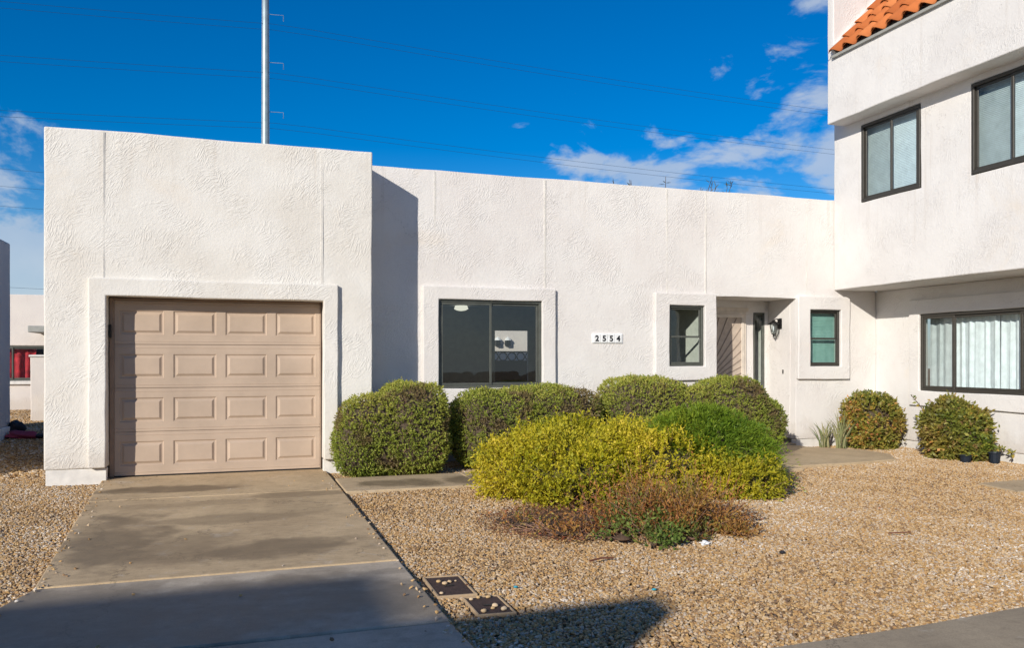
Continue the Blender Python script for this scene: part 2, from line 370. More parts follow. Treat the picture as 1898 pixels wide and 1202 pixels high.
slab('slab', [(7.01, 9.08), (8.0, 9.1), (8.86, 9.22), (9.25, 9.75), (9.3, 10.35), (8.74, 11.0), (8.74, 11.24), (7.22, 11.24), (7.01, 9.9)], .028, 'walk_concrete', walk)
st = slab('stepping_slab', [(8.02, 6.62), (9.5, 6.55), (9.55, 7.3), (8.12, 7.22)], .012, 'walk_concrete', None); struct(st)
gut = slab('gutter', [(1.36, 1.95), (30, 1.95), (30, 3.75), (8, 3.68), (4.3, 3.53), (3.47, 3.46), (2.6, 3.43), (1.14, 3.47)], .016, 'gutter_concrete', None); struct(gut)
struct(slab('gutter', [(-30, 1.95), (-2.41, 1.95), (-1.52, 4.1), (-3.5, 3.6), (-30, 3.5)], .016, 'gutter_concrete', None))

# gravel: loose stones scattered over the beds (uncountable)
def inpoly(px, py, poly):
    c = np.zeros(len(px), bool); n = len(poly)
    for i in range(n):
        (x1, y1), (x2, y2) = poly[i], poly[i-1]
        if y1 == y2: continue
        c ^= ((y1 > py) != (y2 > py)) & (px < (x2-x1)*(py-y1)/(y2-y1)+x1)
    return c
EXC = [[(-1.5, 1.9), (-1.5, 4.33), (-1.29, 5.4), (-1.2, 5.73), (-1.53, 11), (1.05, 11), (1.09, 5.7), (1.1, 4.3), (1.13, 3.4), (1.4, 1.9)],
       [(1.08, 8.88), (7.0, 8.88), (7.0, 9.86), (1.08, 9.86)],
       [(7.0, 9.1), (8.0, 9.12), (8.84, 9.24), (9.23, 9.75), (9.28, 10.35), (8.74, 11.0), (8.74, 12.2), (7.22, 12.2), (7.0, 9.9)],
       [(8.2, 6.75), (9.5, 6.6), (9.5, 7.2), (8.3, 7.12)],
       [(1.15, 1.9), (30, 1.9), (30, 3.74), (8, 3.67), (4.3, 3.52), (2.6, 3.42), (1.15, 3.46)],
       [(1.13, 4.82), (1.42, 4.8), (1.42, 5.32), (1.13, 5.34)], [(1.27, 4.40), (1.53, 4.38), (1.53, 4.79), (1.27, 4.79)],
       [(-2.1, 10.53), (1.64, 10.53), (1.64, 11.26), (10.4, 11.26), (10.4, 14), (-2.1, 14)]]
def gravel(name, x0, x1, y0, y1, dens, size, seed):
    r = np.random.default_rng(seed); n = int((x1-x0)*(y1-y0)*dens)
    px = r.uniform(x0, x1, n); py = r.uniform(y0, y1, n); keep = np.ones(n, bool)
    # keep what the lens and a step aside can see
    th = R(18.6); dep = px*math.sin(th)+py*math.cos(th); lat = px*math.cos(th)-py*math.sin(th)
    keep &= (np.abs(lat) < dep*.72+1.0) & (px < 10.36)
    for e in EXC[1:]: keep &= ~inpoly(px, py, e)
    on = inpoly(px, py, EXC[0]); dd = np.minimum(1.09-px, px-np.interp(py, [1.9, 4.33, 5.4, 5.73, 11], [-1.5, -1.5, -1.29, -1.2, -1.53]))
    keep &= ~on | ((r.uniform(size=n) < .045*np.exp(-np.abs(dd)/.05)+.0002) & (py < 10.7)); sel = on[keep]
    px, py = px[keep], py[keep]
    pz = -.012 + .010*np.sin(1.9*px+.7)*np.sin(1.3*py) + r.uniform(-.006, .006, len(px))
    pz[sel] = .030+r.uniform(0, .004, sel.sum())
    tone = np.clip(r.uniform(0, 1, len(px))*.84+.08+.05*(np.sin(1.1*px+.4*py)+np.sin(2.3*py-1.7*px+1)+np.sin(5.1*px+3.7*py)), 0, 1)
    m = bpy.data.meshes.new(name); m.vertices.add(len(px)); m.vertices.foreach_set('co', np.stack([px, py, pz], 1).astype('f').ravel()); m.update()
    o = bpy.data.objects.new(name, m); C.objects.link(o); m.attributes.new('tone', 'FLOAT', 'POINT').data.foreach_set('value', tone.astype('f')); o['kind'] = 'stuff'; o['label'] = 'loose tan and brown landscape gravel covering the yard'; o['category'] = 'gravel'
    t = bpy.data.node_groups.new(name, 'GeometryNodeTree')
    t.interface.new_socket('Geometry', in_out='INPUT', socket_type='NodeSocketGeometry'); t.interface.new_socket('Geometry', in_out='OUTPUT', socket_type='NodeSocketGeometry')
    A = lambda ty: t.nodes.new(ty); L = t.links.new
    gi, go = A('NodeGroupInput'), A('NodeGroupOutput'); g2i = A('GeometryNodeGeometryToInstance')
    for kx in range(5):
        ic = A('GeometryNodeMeshIcoSphere'); ic.inputs['Subdivisions'].default_value = 2 if seed == 11 else 1; ic.inputs['Radius'].default_value = 1
        nt = A('ShaderNodeTexNoise'); nt.noise_dimensions = '4D'; nt.inputs['W'].default_value = kx*3.3+seed; nt.inputs['Scale'].default_value = 1.1; nt.inputs['Detail'].default_value = 1
        sb = A('ShaderNodeVectorMath'); sb.operation = 'SUBTRACT'; sb.inputs[1].default_value = (.5, .5, .5); L(nt.outputs['Color'], sb.inputs[0])
        sc = A('ShaderNodeVectorMath'); sc.operation = 'SCALE'; sc.inputs['Scale'].default_value = 1.7; L(sb.outputs[0], sc.inputs[0])
        sp = A('GeometryNodeSetPosition'); L(ic.outputs['Mesh'], sp.inputs['Geometry']); L(sc.outputs[0], sp.inputs['Offset'])
        sm = A('GeometryNodeSetMaterial'); sm.inputs['Material'].default_value = MATS['pebble']; L(sp.outputs[0], sm.inputs[0]); L(sm.outputs[0], g2i.inputs[0])
    def rv(ty, a, b, sd):
        q = A('FunctionNodeRandomValue'); q.data_type = ty; i = 0 if ty == 'FLOAT_VECTOR' else 2; j = 0 if ty == 'FLOAT_VECTOR' else 1
        q.inputs[i].default_value = a; q.inputs[i+1].default_value = b; q.inputs['Seed'].default_value = sd; return q.outputs[j]
    ip = A('GeometryNodeInstanceOnPoints'); ip.inputs['Pick Instance'].default_value = True
    L(gi.outputs[0], ip.inputs['Points']); L(g2i.outputs[0], ip.inputs['Instance'])
    rot = A('FunctionNodeEulerToRotation'); L(rv('FLOAT_VECTOR', (-.6, -.6, 0), (.6, .6, 6.28), 1), rot.inputs[0]); L(rot.outputs[0], ip.inputs['Rotation'])
    L(rv('FLOAT_VECTOR', (size*.6, size*.5, size*.4), (size*1.7, size*1.25, size*.9), 2), ip.inputs['Scale'])
    L(ip.outputs[0], go.inputs[0]); md = o.modifiers.new('scatter', 'NODES'); md.node_group = t
    return o
gravel('gravel', -4.2, 10.4, 3.3, 7.2, 4900, .0094, 11)
gravel('gravel', -4.2, 10.4, 7.2, 11.3, 3500, .0102, 12)
gravel('gravel', -9, -2.1, 11.3, 27, 500, .02, 13)

# ------------------------------------------------------------------ windows
def frame_ring(axis, p, d, a0, a1, z0, z1, w, name, mat, parent):
    """rectangular ring: on axis 'y' spans x=a0..a1 at y=p..p+d; on axis 'x' spans y=a0..a1 at x=p..p+d"""
    b = MB()
    for (u0, u1, w0, w1) in ((a0, a1, z0, z0+w), (a0, a1, z1-w, z1), (a0, a0+w, z0+w, z1-w), (a1-w, a1, z0+w, z1-w)):
        if axis == 'y': b.box(u0, u1, p, p+d, w0, w1)
        else: b.box(p, p+d, u0, u1, w0, w1)
    return b.build(name, mat, parent, bevel=.004, seg=1)
def slider(parent, axis, p, a0, a1, z0, z1, splits, mat, gmat, fw=.035, sw=.035, horiz=False, name='window'):
    """splits = inner division positions; each light is a sash ring and a pane of its own"""
    wdw = frame_ring(axis, p, .07, a0, a1, z0, z1, fw, name, mat, parent)
    ed = [(z0+fw if horiz else a0+fw)] + list(splits) + [(z1-fw if horiz else a1-fw)]
    for i in range(len(ed)-1):
        off = .012 if i % 2 == 0 else .034
        if horiz: b = (a0+fw, a1-fw, ed[i]-(.012 if i else 0), ed[i+1]+(.012 if i < len(ed)-2 else 0))
        else: b = (ed[i]-(.015 if i else 0), ed[i+1]+(.015 if i < len(ed)-2 else 0), z0+fw, z1-fw)
        frame_ring(axis, p+off, .02, b[0], b[1], b[2], b[3], sw, 'sash', mat, wdw)
        q = p+off+.008; bb = MB()
        u0, u1, w0, w1 = b[0]+sw-.004, b[1]-sw+.004, b[2]+sw-.004, b[3]-sw+.004
        bb.v = [(u0, q, w0), (u1, q, w0), (u1, q, w1), (u0, q, w1)] if axis == 'y' else [(q, u1, w0), (q, u0, w0), (q, u0, w1), (q, u1, w1)]
        bb.f = [(0, 1, 2, 3)]; bb.build('pane', gmat if isinstance(gmat, str) else gmat[i % 2], wdw)
    return wdw

# ------------------------------------------------------------------ the house
YG, YF, YD, YM, YP, TOP = 10.52, 10.46, 10.74, 11.25, 12.0, 4.12
house = thing('house', 'white stucco single-storey house with tan garage door and flat parapet', 'house', (0, 0, 0))
e = .004
voxel('garage_wall', [(-2.1, 1.64, YG, YG+.2, .175, TOP), (-2.1, -1.9, YG+.2, 15, .175, TOP), (1.44, 1.64, YG+.2, YM-.002, .175, TOP)], [(-1.452-e, 1.023+e, YG-1, YG+1, 0, 2.182+e)], 'stucco_garage', house)
voxel('wall', [(1.45, 10.37, YM, YM+.15, .13, TOP)], [(2.683-e, 4.239+e, 0, 20, 1.036-e, 2.297+e), (6.348-e, 6.974+e, 0, 20, 1.339-e, 2.29+e), (7.21, 8.73, 0, 20, 0, 2.45), (8.974-e, 9.597+e, 0, 20, 1.332-e, 2.274+e)], 'stucco_house', house)
voxel('porch_wall', [(7.06, 7.21, YM+.152, YP-.002, .03, 2.6)], [], 'stucco_house', house)
voxel('porch_wall', [(8.73, 8.88, YM+.152, YP-.002, .13, 2.6)], [], 'stucco_house', house, bevel=.01)
voxel('porch_wall', [(7.0, 9.0, YP, YP+.12, .03, 2.6)], [(7.25, 8.27, 0, 20, 0, 2.26), (8.44-e, 8.66+e, 0, 20, .25, 2.25)], 'stucco_house', house, bevel=.006)
MB().box(7.2115, 8.7285, YM+.153, YP-.003, 2.452, 2.5).build('porch_ceiling', 'stucco_house', house)
MB().box(7.2, 8.74, YM-.005, YP+.1, -.05, .055).build('porch_floor', 'walk_concrete', house, bevel=.01)
for a, b_, y in ((-2.085, -1.456, YG), (1.027, 1.625, YG), (1.6, 7.2, YM), (8.742, 10.37, YM)):
    MB().box(a, b_, y+.012, y+.14, -.1, .172 if y == YG else .127).build('plinth', 'plinth', house, bevel=.006)
MB().box(-1.88, 1.42, YG+.21, 15, 3.5, 3.6).box(1.65, 10.3, YM+.155, 15.1, 3.5, 3.6).build('roof', 'roof_felt', house)
MB().box(-1.88, 10.3, 15.12, 15.25, 2.6, TOP-.05).box(-1.88, 4.6, 15.12, 15.25, 0, 2.6).box(5.5, 10.3, 15.12, 15.25, 0, 2.6).box(4.6, 5.5, 15.12, 15.25, 0, 1.0).build('rear_wall', 'stucco_far', house)
voxel('garage_surround', [(-1.638, 1.203, YF, YG+.02, .178, 2.39)], [(-1.452, 1.023, 0, 20, 0, 2.182)], 'stucco_garage', house, jit=.005, bevel=.016)
voxel('window_surround', [(2.453, 4.455, YM-.06, YM+.02, .827, 2.485)], [(2.683, 4.239, 0, 20, 1.036, 2.297)], 'stucco_house', house, bevel=.016)
voxel('window_surround', [(6.099, 7.19, YM-.06, YM+.02, 1.117, 2.481)], [(6.348, 6.974, 0, 20, 1.339, 2.29)], 'stucco_house', house, bevel=.016)
voxel('window_surround', [(8.733, 9.779, YM-.06, YM+.02, 1.114, 2.496)], [(8.974, 9.597, 0, 20, 1.332, 2.274)], 'stucco_house', house, bevel=.016)
for x, y, z0 in ((-1.483, YG, 2.39), (1.009, YG, 2.39), (2.637, YM, 2.487), (4.299, YM, 2.487), (6.329, YM, 2.483), (7.022, YM, 2.483), (8.942, YM, 2.5)):
    b = MB()
    for s in (-1, 1): b.box(x+s*.0075-.0025, x+s*.0075+.0025, y-.006, y+.01, z0, TOP-.02)
    b.box(x-.0055, x+.0055, y-.002, y+.01, z0, TOP-.02); b.build('expansion_joint', 'plinth', house)
# garage door: four sections with four raised panels each
gd = MB().box(-1.45, -1.40, YD-.02, YD+.05, .04, 2.18).box(1.003, 1.02, YD-.005, YD+.05, .04, 2.18).box(-1.40, 1.003, YD-.02, YD+.05, 2.155, 2.18).build('garage_door', 'jamb_paint', house, bevel=.004)
DX0, DX1, DZ0, DZ1 = -1.398, 1.001, .045, 2.153; sh = (DZ1-DZ0)/4; pw = (DX1-DX0)/4
def raised_panel(w, h):
    v = []; f = []
    rings = [(0, -.0005), (.010, -.0005), (.022, .012), (.036, .012), (.062, -.006)]
    for ins, y in rings: v += [(ins, y, ins), (w-ins, y, ins), (w-ins, y, h-ins), (ins, y, h-ins)]
    for r_ in range(len(rings)-1):
        for j in range(4): a = r_*4; f.append((a+j, a+(j+1) % 4, a+4+(j+1) % 4, a+4+j))
    a = (len(rings)-1)*4; f.append((a, a+1, a+2, a+3)); return v, f
W_, H_ = pw-.088, sh-.215; first = None
for r_ in range(4):
    z0 = DZ0+r_*sh; z1 = z0+sh
    b = MB(); px0 = [DX0+c*pw+.044 for c in range(4)]; pz0 = z0+.1075; pz1 = pz0+H_
    b.box(DX0, DX1, YD, YD+.045, z0+.004, pz0).box(DX0, DX1, YD, YD+.045, pz1, z1-.004)
    xs = [DX0] + [q for c in range(4) for q in (px0[c], px0[c]+W_)] + [DX1]
    for i in range(0, 10, 2): b.box(xs[i], xs[i+1], YD, YD+.045, pz0, pz1)
    b.box(DX0+.005, DX1-.005, YD+.012, YD+.03, z1-.006, z1+.006)
    b.build('section', 'door_section', gd)
    for gz in (z0+.04, z1-.04): MB().box(DX0, DX1, YD-.003, YD+.01, gz-.006, gz+.006).build('rib', 'door_section', gd, bevel=.003, seg=1)
    for c in range(4):
        if first is None:
            v, f = raised_panel(W_, H_); first = mesh('panel', [(x+px0[c], y+YD, z+pz0) for x, y, z in v], f, 'door_paint', gd, loc=(px0[c], YD, pz0))
        else: copyo(first, gd, (px0[c], YD, pz0))
MB().box(DX0, DX1, YD+.002, YD+.03, .028, .047).build('bottom_seal', 'black_metal', gd)
MB().box(-1.445, -1.425, YD-.09, YD-.03, 1.70, 1.86).build('latch', 'black_metal', gd, bevel=.004)
MB().box(-1.46, 1.03, YD+.06, YD+.09, 0, 2.3).build('backing', 'jamb_paint', gd)

slider(house, 'y', YM-.012, 2.683, 4.239, 1.036, 2.297, [3.465], 'alu_grey', 'glass', .038, .034)
slider(house, 'y', YM-.012, 6.348, 6.974, 1.339, 2.29, [1.80], 'alu_grey', 'glass_clear', .034, .028, True)
slider(house, 'y', YM-.012, 8.974, 9.597, 1.332, 2.274, [1.79], 'alu_bronze', 'glass_teal', .034, .028, True)
slider(house, 'y', YP-.004, 8.44, 8.66, .25, 2.25, [], 'alu_grey', 'glass_clear', .028, .012)
# front door with its sunburst security screen
dr = frame_ring('y', YP-.03, .14, 7.25, 8.27, .03, 2.262, .05, 'front_door', 'door_trim', house)
frame_ring('y', YP-.05, .03, 7.30, 8.22, .07, 2.212, .055, 'screen_frame', 'door_trim', dr)
MB().box(7.35, 8.17, YP-.035, YP-.03, .12, 2.16).build('screen', 'security_mesh', dr)
for i in range(13):
    a = R(4+i*6.9); c0 = Vector((7.36, YP-.04, .95)); d = Vector((math.cos(a), 0, math.sin(a)))
    L_ = min((8.16-c0.x)/max(d.x, 1e-3), (2.155-c0.z)/max(d.z, 1e-3)); MB().tube([c0+d*.02, c0+d*L_], .008, 6).build('bar', 'security_bar', dr)
for i in range(6):
    a = R(-8-i*9); c0 = Vector((7.36, YP-.04, .93)); d = Vector((math.cos(a), 0, math.sin(a)))
    L_ = min((8.16-c0.x)/max(d.x, 1e-3), (.12-c0.z)/min(d.z, -1e-3)); MB().tube([c0+d*.02, c0+d*L_], .008, 6).build('bar', 'security_bar', dr)
MB().box(7.30, 8.22, YP+.05, YP+.09, .06, 2.21).build('door_leaf', 'security_bar', dr)
MB().tube([(8.195, YP-.05, 1.0), (8.195, YP-.10, 1.0), (8.12, YP-.10, 1.0)], .011, 8).build('handle', 'black_metal', dr)
MB().box(7.19, 8.33, YP-.012, YP-.002, 2.263, 2.33).build('door_head', 'door_trim', house, bevel=.004)
MB().box(8.722, 8.732, 11.57, 11.60, 1.20, 1.27).build('doorbell', 'alu_bronze', house, bevel=.004)
# rooms seen through the glass
def room(x0, x1, y0, y1, z1, wall, holes=()):
    voxel('room', [(x0-.05, x1+.05, y0, y1+.05, .02, z1+.05)], [(x0, x1, y0-1, y1, .07, z1)] + list(holes), wall, house, step=9, jit=0, bevel=0)
room(1.72, 5.6, 11.41, 15.0, 2.42, 'room_wall', [(4.70, 5.38, 14, 16, 1.0, 2.0)])
room(5.75, 7.0, 11.41, 13.3, 2.42, 'room_light')
room(7.25, 8.68, 12.16, 14.5, 2.5, 'room_light')
room(8.95, 10.25, 11.41, 13.4, 2.42, 'room_light')
MB().box(5.7, 6.02, 12.6, 12.65, .1, 2.4).build('cupboard', 'room_wall', house)
MB().box(3.0, 3.08, 14.97, 14.995, .42, .54).build('outlet', 'black_metal', house)
MB().box(4.05, 4.13, 14.97, 14.995, .55, .68).build('outlet', 'black_metal', house)
MB().lathe([(.11, .06), (.13, .0), (.08, -.025), (.02, -.035)], (3.84, 14.3, 2.358), 18).build('ceiling_lamp', 'lamp_glow', house, smooth=True)
def slats(name, axis, p, a0, a1, z0, z1, pitch, mat, parent):
    b = MB(); z = z0
    while z < z1:
        if axis == 'x': b.v += [(p, a0, z), (p, a1, z), (p+.005, a1, z+pitch*.95), (p+.005, a0, z+pitch*.95)]
        else: b.v += [(a0, p, z), (a1, p, z), (a1, p+.005, z+pitch*.95), (a0, p+.005, z+pitch*.95)]
        n = len(b.v)-4; b.f.append((n, n+1, n+2, n+3)); z += pitch
    o = b.build(name, mat, parent); o['kind'] = 'stuff'; return o
slats('blind', 'y', YM+.11, 8.98, 9.59, 1.34, 2.27, .025, 'blind_green', house)

# house number: four tiles with a black figure on each
pq = thing('house_number', 'white plaque with black house number 2554 on the stucco wall', 'number plaque', (5.307, YM, 1.69))
def glyph(ch, x, y, z, size, mat, parent, rot=(R(90), 0, 0), depth=.003):
    cu = bpy.data.curves.new('figure', 'FONT'); cu.body = ch; cu.size = size; cu.extrude = depth; cu.align_x = 'CENTER'; cu.offset = .004
    t = bpy.data.objects.new('tmp', cu); C.objects.link(t); dg = bpy.context.evaluated_depsgraph_get(); dg.update()
    m = bpy.data.meshes.new_from_object(t.evaluated_get(dg)); bpy.data.objects.remove(t)
    m.materials.clear(); m.materials.append(MATS[mat]); o = bpy.data.objects.new('figure', m); C.objects.link(o)
    o.parent = parent; o.location = Vector((x, y, z)) - worldloc(parent); o.rotation_euler = rot; return o
MB().box(5.055, 5.559, YM-.02, YM+.012, 1.69, 1.838).build('backing', 'plaque', pq, bevel=.003)
for i, ch in enumerate('2554'):
    x = 5.075+i*.118+.055; MB().box(x-.055, x+.055, YM-.030, YM-.0202, 1.70, 1.828).build('tile', 'plaque', pq, bevel=.003)
    glyph(ch, x-.002, YM-.032, 1.722, .118, 'ink', pq)
# wall lantern in the porch
lx, ly, lz = 8.73, 11.66, 1.98
ln = thing('wall_lantern', 'black wall lantern with clear glass beside the front door', 'lantern', (lx, ly, lz-.15))
MB().box(lx-.02, lx+.004, ly-.05, ly+.05, lz-.02, lz+.16).build('back_plate', 'black_metal', ln, bevel=.008)
MB().tube([(lx-.02, ly, lz+.1), (lx-.06, ly, lz+.15), (lx-.11, ly, lz+.14), (lx-.13, ly, lz+.10)], .009).build('arm', 'black_metal', ln, smooth=True)
MB().lathe([(.012, .135), (.03, .11), (.085, .07), (.09, .055), (.06, .05)], (lx-.13, ly, lz), 12).build('cap', 'black_metal', ln)
MB().lathe([(.035, -.10), (.045, -.08), (.068, .05), (.06, .052)], (lx-.13, ly, lz), 12).build('glass', 'glass_clear', ln, smooth=True)
MB().lathe([(.015, -.07), (.018, -.03), (.014, .03), (.004, .05)], (lx-.13, ly, lz), 10).build('bulb', 'plaque', ln, smooth=True)
MB().lathe([(.008, -.15), (.02, -.135), (.012, -.12), (.04, -.105), (.04, -.098)], (lx-.13, ly, lz), 10).build('finial', 'black_metal', ln)
for i in range(6):
    w = 2*math.pi*i/6; MB().tube([(lx-.13+.046*math.cos(w), ly+.046*math.sin(w), lz-.09), (lx-.13+.07*math.cos(w), ly+.07*math.sin(w), lz+.055)], .004, 5).build('rib', 'black_metal', ln)
MB().tube([(lx-.02, ly, lz-.02), (lx-.03, ly, lz-.10), (lx-.07, ly, lz-.15), (lx-.11, ly, lz-.13)], .006, 6).build('scroll', 'black_metal', ln)

# rear patio wall seen through the house
pw_ = thing('patio_wall', 'sunlit white patio wall seen through the large window', 'wall', (6, 19.6, 0))
voxel('wall', [(-1, 11, 19.6, 19.8, -.05, 3.0)], [], 'stucco_far', pw_, bevel=.02)
def small_lantern(x, z, lab):
    t = thing('patio_lantern', lab, 'lantern', (x, 19.5, z), 'lanterns on the patio wall')
    MB().box(x-.06, x+.06, 19.48, 19.6, z, z+.14).build('body', 'black_metal', t, bevel=.01)
    MB().lathe([(.09, .14), (.06, .19), (.01, .23)], (x, 19.52, z), 8).build('cap', 'plaque', t)
small_lantern(6.19, 1.78, 'left one of two lanterns seen through the large window'); small_lantern(6.46, 1.78, 'right one of two lanterns seen through the large window')
gt = thing('iron_gate', 'black scrolled iron screen silhouetted through the large window', 'gate', (5.2, 15.9, 0))
MB().box(4.6, 5.9, 15.88, 15.92, .05, 1.42).build('screen_panel', 'black_metal', gt)
for i in range(6):
    x = 4.78+i*.19; MB().tube([(x+.085*math.cos(w), 15.9, 1.50+.085*math.sin(w)) for w in np.linspace(0, 2*math.pi, 13)], .014, 5, False).build('scroll', 'black_metal', gt)
MB().box(4.6, 5.9, 15.885, 15.915, 1.585, 1.61).build('rail', 'black_metal', gt)

# ------------------------------------------------------------------ the tall neighbour on the right
XT, XO, XB = 10.376, 9.487, 9.14
tw = thing('townhouse', 'tall white stucco townhouse with overhanging upper floor and tiled roof', 'building', (12, 8, 0))
voxel('wall', [(XT, XT+.15, 5.6, YM+.1, .12, 2.606)], [(0, 20, 7.88-e, 10.284+e, .94-e, 2.17+e)], 'stucco_tower', tw)
voxel('wall', [(XO, XO+.15, 5.6, YM-.003, 2.606, 5.6), (XO+.15, XT+.2, 5.6, YM-.003, 2.606, 2.75), (XO+.15, 16, YM-.15, YM-.003, 2.75, 8.6)], [(0, 20, 9.412-e, 10.6+e, 3.97-e, 5.2+e), (0, 20, 7.3-e, 8.532+e, 3.97-e, 5.2+e)], 'stucco_tower', tw)
voxel('parapet_band', [(XB, XO+.15, 5.6, 10.99, 5.29, 6.335)], [], 'stucco_tower', tw)
voxel('gable_wall', [(XB, 14, 10.84, 10.985, 6.335, 8.6)], [], 'stucco_tower', tw)
MB().box(XT+.012, XT+.14, 5.6, YM, -.1, .117).build('plinth', 'plinth', tw, bevel=.006)
voxel('window_surround', [(XT-.05, XT+.02, 7.6, 10.49, .70, 2.40)], [(0, 20, 7.88, 10.284, .94, 2.17)], 'stucco_tower', tw, bevel=.014)
MB().box(XO+.3, 16, 5.62, 11.0, 5.5, 5.6).box(XT+1.6, XT+1.7, 5.62, 11.2, 0, 5.5).box(XO+.3, 16, 5.6, 5.75, 0, 8).build('inner_wall', 'room_light', tw)
slider(tw, 'x', XT-.012, 7.88, 10.284, .94, 2.17, [8.52, 9.66], 'alu_bronze', ('glass_screened', 'glass_clear'), .045, .04)
slider(tw, 'x', XO-.012, 9.412, 10.6, 3.97, 5.2, [9.985], 'alu_bronze', ('glass_clear', 'glass_screened'), .045, .038)
slider(tw, 'x', XO-.012, 7.3, 8.532, 3.97, 5.2, [7.92], 'alu_bronze', ('glass_clear', 'glass_screened'), .045, .038)
slats('blind', 'x', XO+.12, 9.42, 10.59, 3.98, 5.19, .025, 'blind', tw); slats('blind', 'x', XO+.12, 7.31, 8.52, 3.98, 5.19, .025, 'blind', tw)
def curtain(y0, y1, z0, z1, x, n, amp, ph):
    b = MB(); m = n*14
    for i in range(m+1):
        t = i/m; y = y0+(y1-y0)*t; w = t*n*2*math.pi
        for z, a in ((z0, 1.0), ((z0+z1)/2, .85), (z1, .6)): b.v.append((x+amp*a*(math.sin(w+ph)+.35*math.sin(2.3*w+1)), y+.02*math.cos(w*.7), z))
    for i in range(m):
        for j in range(2): q = i*3+j; b.f.append((q, q+1, q+4, q+3))
    return b.build('curtain', 'curtain', tw, smooth=True)
curtain(8.98, 10.26, .96, 2.16, XT+.17, 9, .024, 0); curtain(7.9, 9.02, .96, 2.16, XT+.20, 9, .026, 1)
# S-profile roof tiles on the steep slope over the band
EV = (9.07, 6.37); PIT = R(46); rf = MB()
ux, uz = math.cos(PIT), math.sin(PIT)
P2 = lambda s, n_: (EV[0]+ux*s-uz*n_, EV[1]+uz*s+ux*n_)
a, b_ = P2(0.02, -.05), P2(2.6, -.05); c_, d_ = P2(2.6, -.10), P2(.02, -.10)
rf.v = [(a[0], 5.6, a[1]), (b_[0], 5.6, b_[1]), (c_[0], 5.6, c_[1]), (d_[0], 5.6, d_[1]), (a[0], 10.835, a[1]), (b_[0], 10.835, b_[1]), (c_[0], 10.835, c_[1]), (d_[0], 10.835, d_[1])]
rf.f = [(0, 1, 2, 3), (7, 6, 5, 4), (0, 4, 5, 1), (1, 5, 6, 2), (2, 6, 7, 3), (3, 7, 4, 0)]
roof = rf.build('roof', 'roof_felt', tw)
MB().box(XB-.05, XB+.06, 5.6, 10.835, 6.315, 6.355).build('eave_trim', 'eave_metal', roof)
tv = []; tf = []; nseg = 8; tw_ = .325; tl = .42
for si, s_ in enumerate((0, tl)):
    for top in (1, 0):
        for i in range(nseg+1):
            t = i/nseg; prof = .052*math.sin(2*math.pi*t) + .012; lift = -.018*(si)+.028*(1-si)
            x, z = P2(s_, prof+lift-(0 if top else .016)); tv.append((x, -tw_*t, z))
k_ = nseg+1
for i in range(nseg):
    tf.append((i, i+1, 2*k_+i+1, 2*k_+i)); tf.append((i, k_+i, k_+i+1, i+1))
tile0 = None; ox, oz = P2(0, 0)
for row in range(6):
    for col in range(11):
        loc = Vector((ux*.355*row, 10.84-.305*col, uz*.355*row))
        if tile0 is None:
            tile0 = mesh('tile', [(v[0], v[1]+loc.y, v[2]) for v in tv], tf, 'terracotta', roof, loc=(ox, loc.y, oz), smooth=True); base = tile0.location.copy()
        else:
            o = copyo(tile0, roof, base + Vector((loc.x, loc.y-10.84, loc.z)) + Vector((0, random.uniform(-.004, .004), random.uniform(-.004, .004)))); o.rotation_euler = (random.uniform(-.015, .015), random.uniform(-.015, .015), 0)
MB().prism([(0, 0), (1, 0), (1, 1), (0, 1)], 0, 1)
fl = MB(); a, b_ = P2(.06, .07), P2(2.5, .07); c_, d_ = P2(2.5, -.04), P2(.06, -.04)
fl.v = [(q[0], y, q[1]) for y in (10.78, 10.838) for q in (a, b_, c_, d_)]; fl.f = [(0, 1, 2, 3), (7, 6, 5, 4), (0, 4, 5, 1), (1, 5, 6, 2), (2, 6, 7, 3), (3, 7, 4, 0)]
fl.build('rake_flashing', 'plinth', roof)

# ------------------------------------------------------------------ buildings at the left
lb = thing('neighbour_house', 'shaded grey stucco wall of the house at the left edge', 'house', (-8, 14, 0))
voxel('wall', [(-8.2, -4.05, 10.6, 17.5, .2, 3.62)], [], 'stucco_grey', lb, step=.6, bevel=.03)
MB().box(-8.2, -4.0, 10.6, 17.52, -.05, .2).build('plinth', 'plinth', lb, bevel=.01)
fb = thing('rear_house', 'distant cream house with dark window behind the garage corner', 'house', (-5, 26.6, 0))
voxel('wall', [(-14, 1, 26.6, 26.8, -.05, 3.3)], [(-7.3, -5.05, 20, 30, .82, 1.83)], 'stucco_far', fb, step=.8, bevel=.02)
slider(fb, 'y', 26.62, -7.3, -5.05, .82, 1.83, [-6.1], 'alu_grey', 'glass_clear', .05, .04)
MB().box(-7.4, -4.95, 26.52, 26.6, .72, .82).build('sill', 'plinth', fb, bevel=.01)
MB().box(-7.4, -4.9, 27.6, 27.7, 0, 3).build('inner_wall', 'dark_cloth', fb)
b = MB(); n = 16
for i in range(n+1):
    for j, z in enumerate((.85, 1.2, 1.5, 1.82)): b.v.append((-6.35+.75*i/n+.12*(z-1.2), 26.85+.05*math.sin(i*1.3+j), z))
for i in range(n):
    for j in range(3): q = i*4+j; b.f.append((q, q+4, q+5, q+1))
b.build('red_drape', 'red_fabric', fb, smooth=True)
MB().lathe([(.02, 0), (.2, .1), (.24, .4), (.18, .75), (.05, .95)], (-6.75, 26.95, .82), 12).build('white_vase', 'litter_white', fb, smooth=True)
pc = thing('patio_cover', 'grey metal patio cover edge on the distant cream house', 'awning', (-4.6, 25.6, 0))
MB().box(-5.42, -1, 25.2, 26.58, 2.18, 2.36).build('roof_panel', 'eave_metal', pc, bevel=.02)
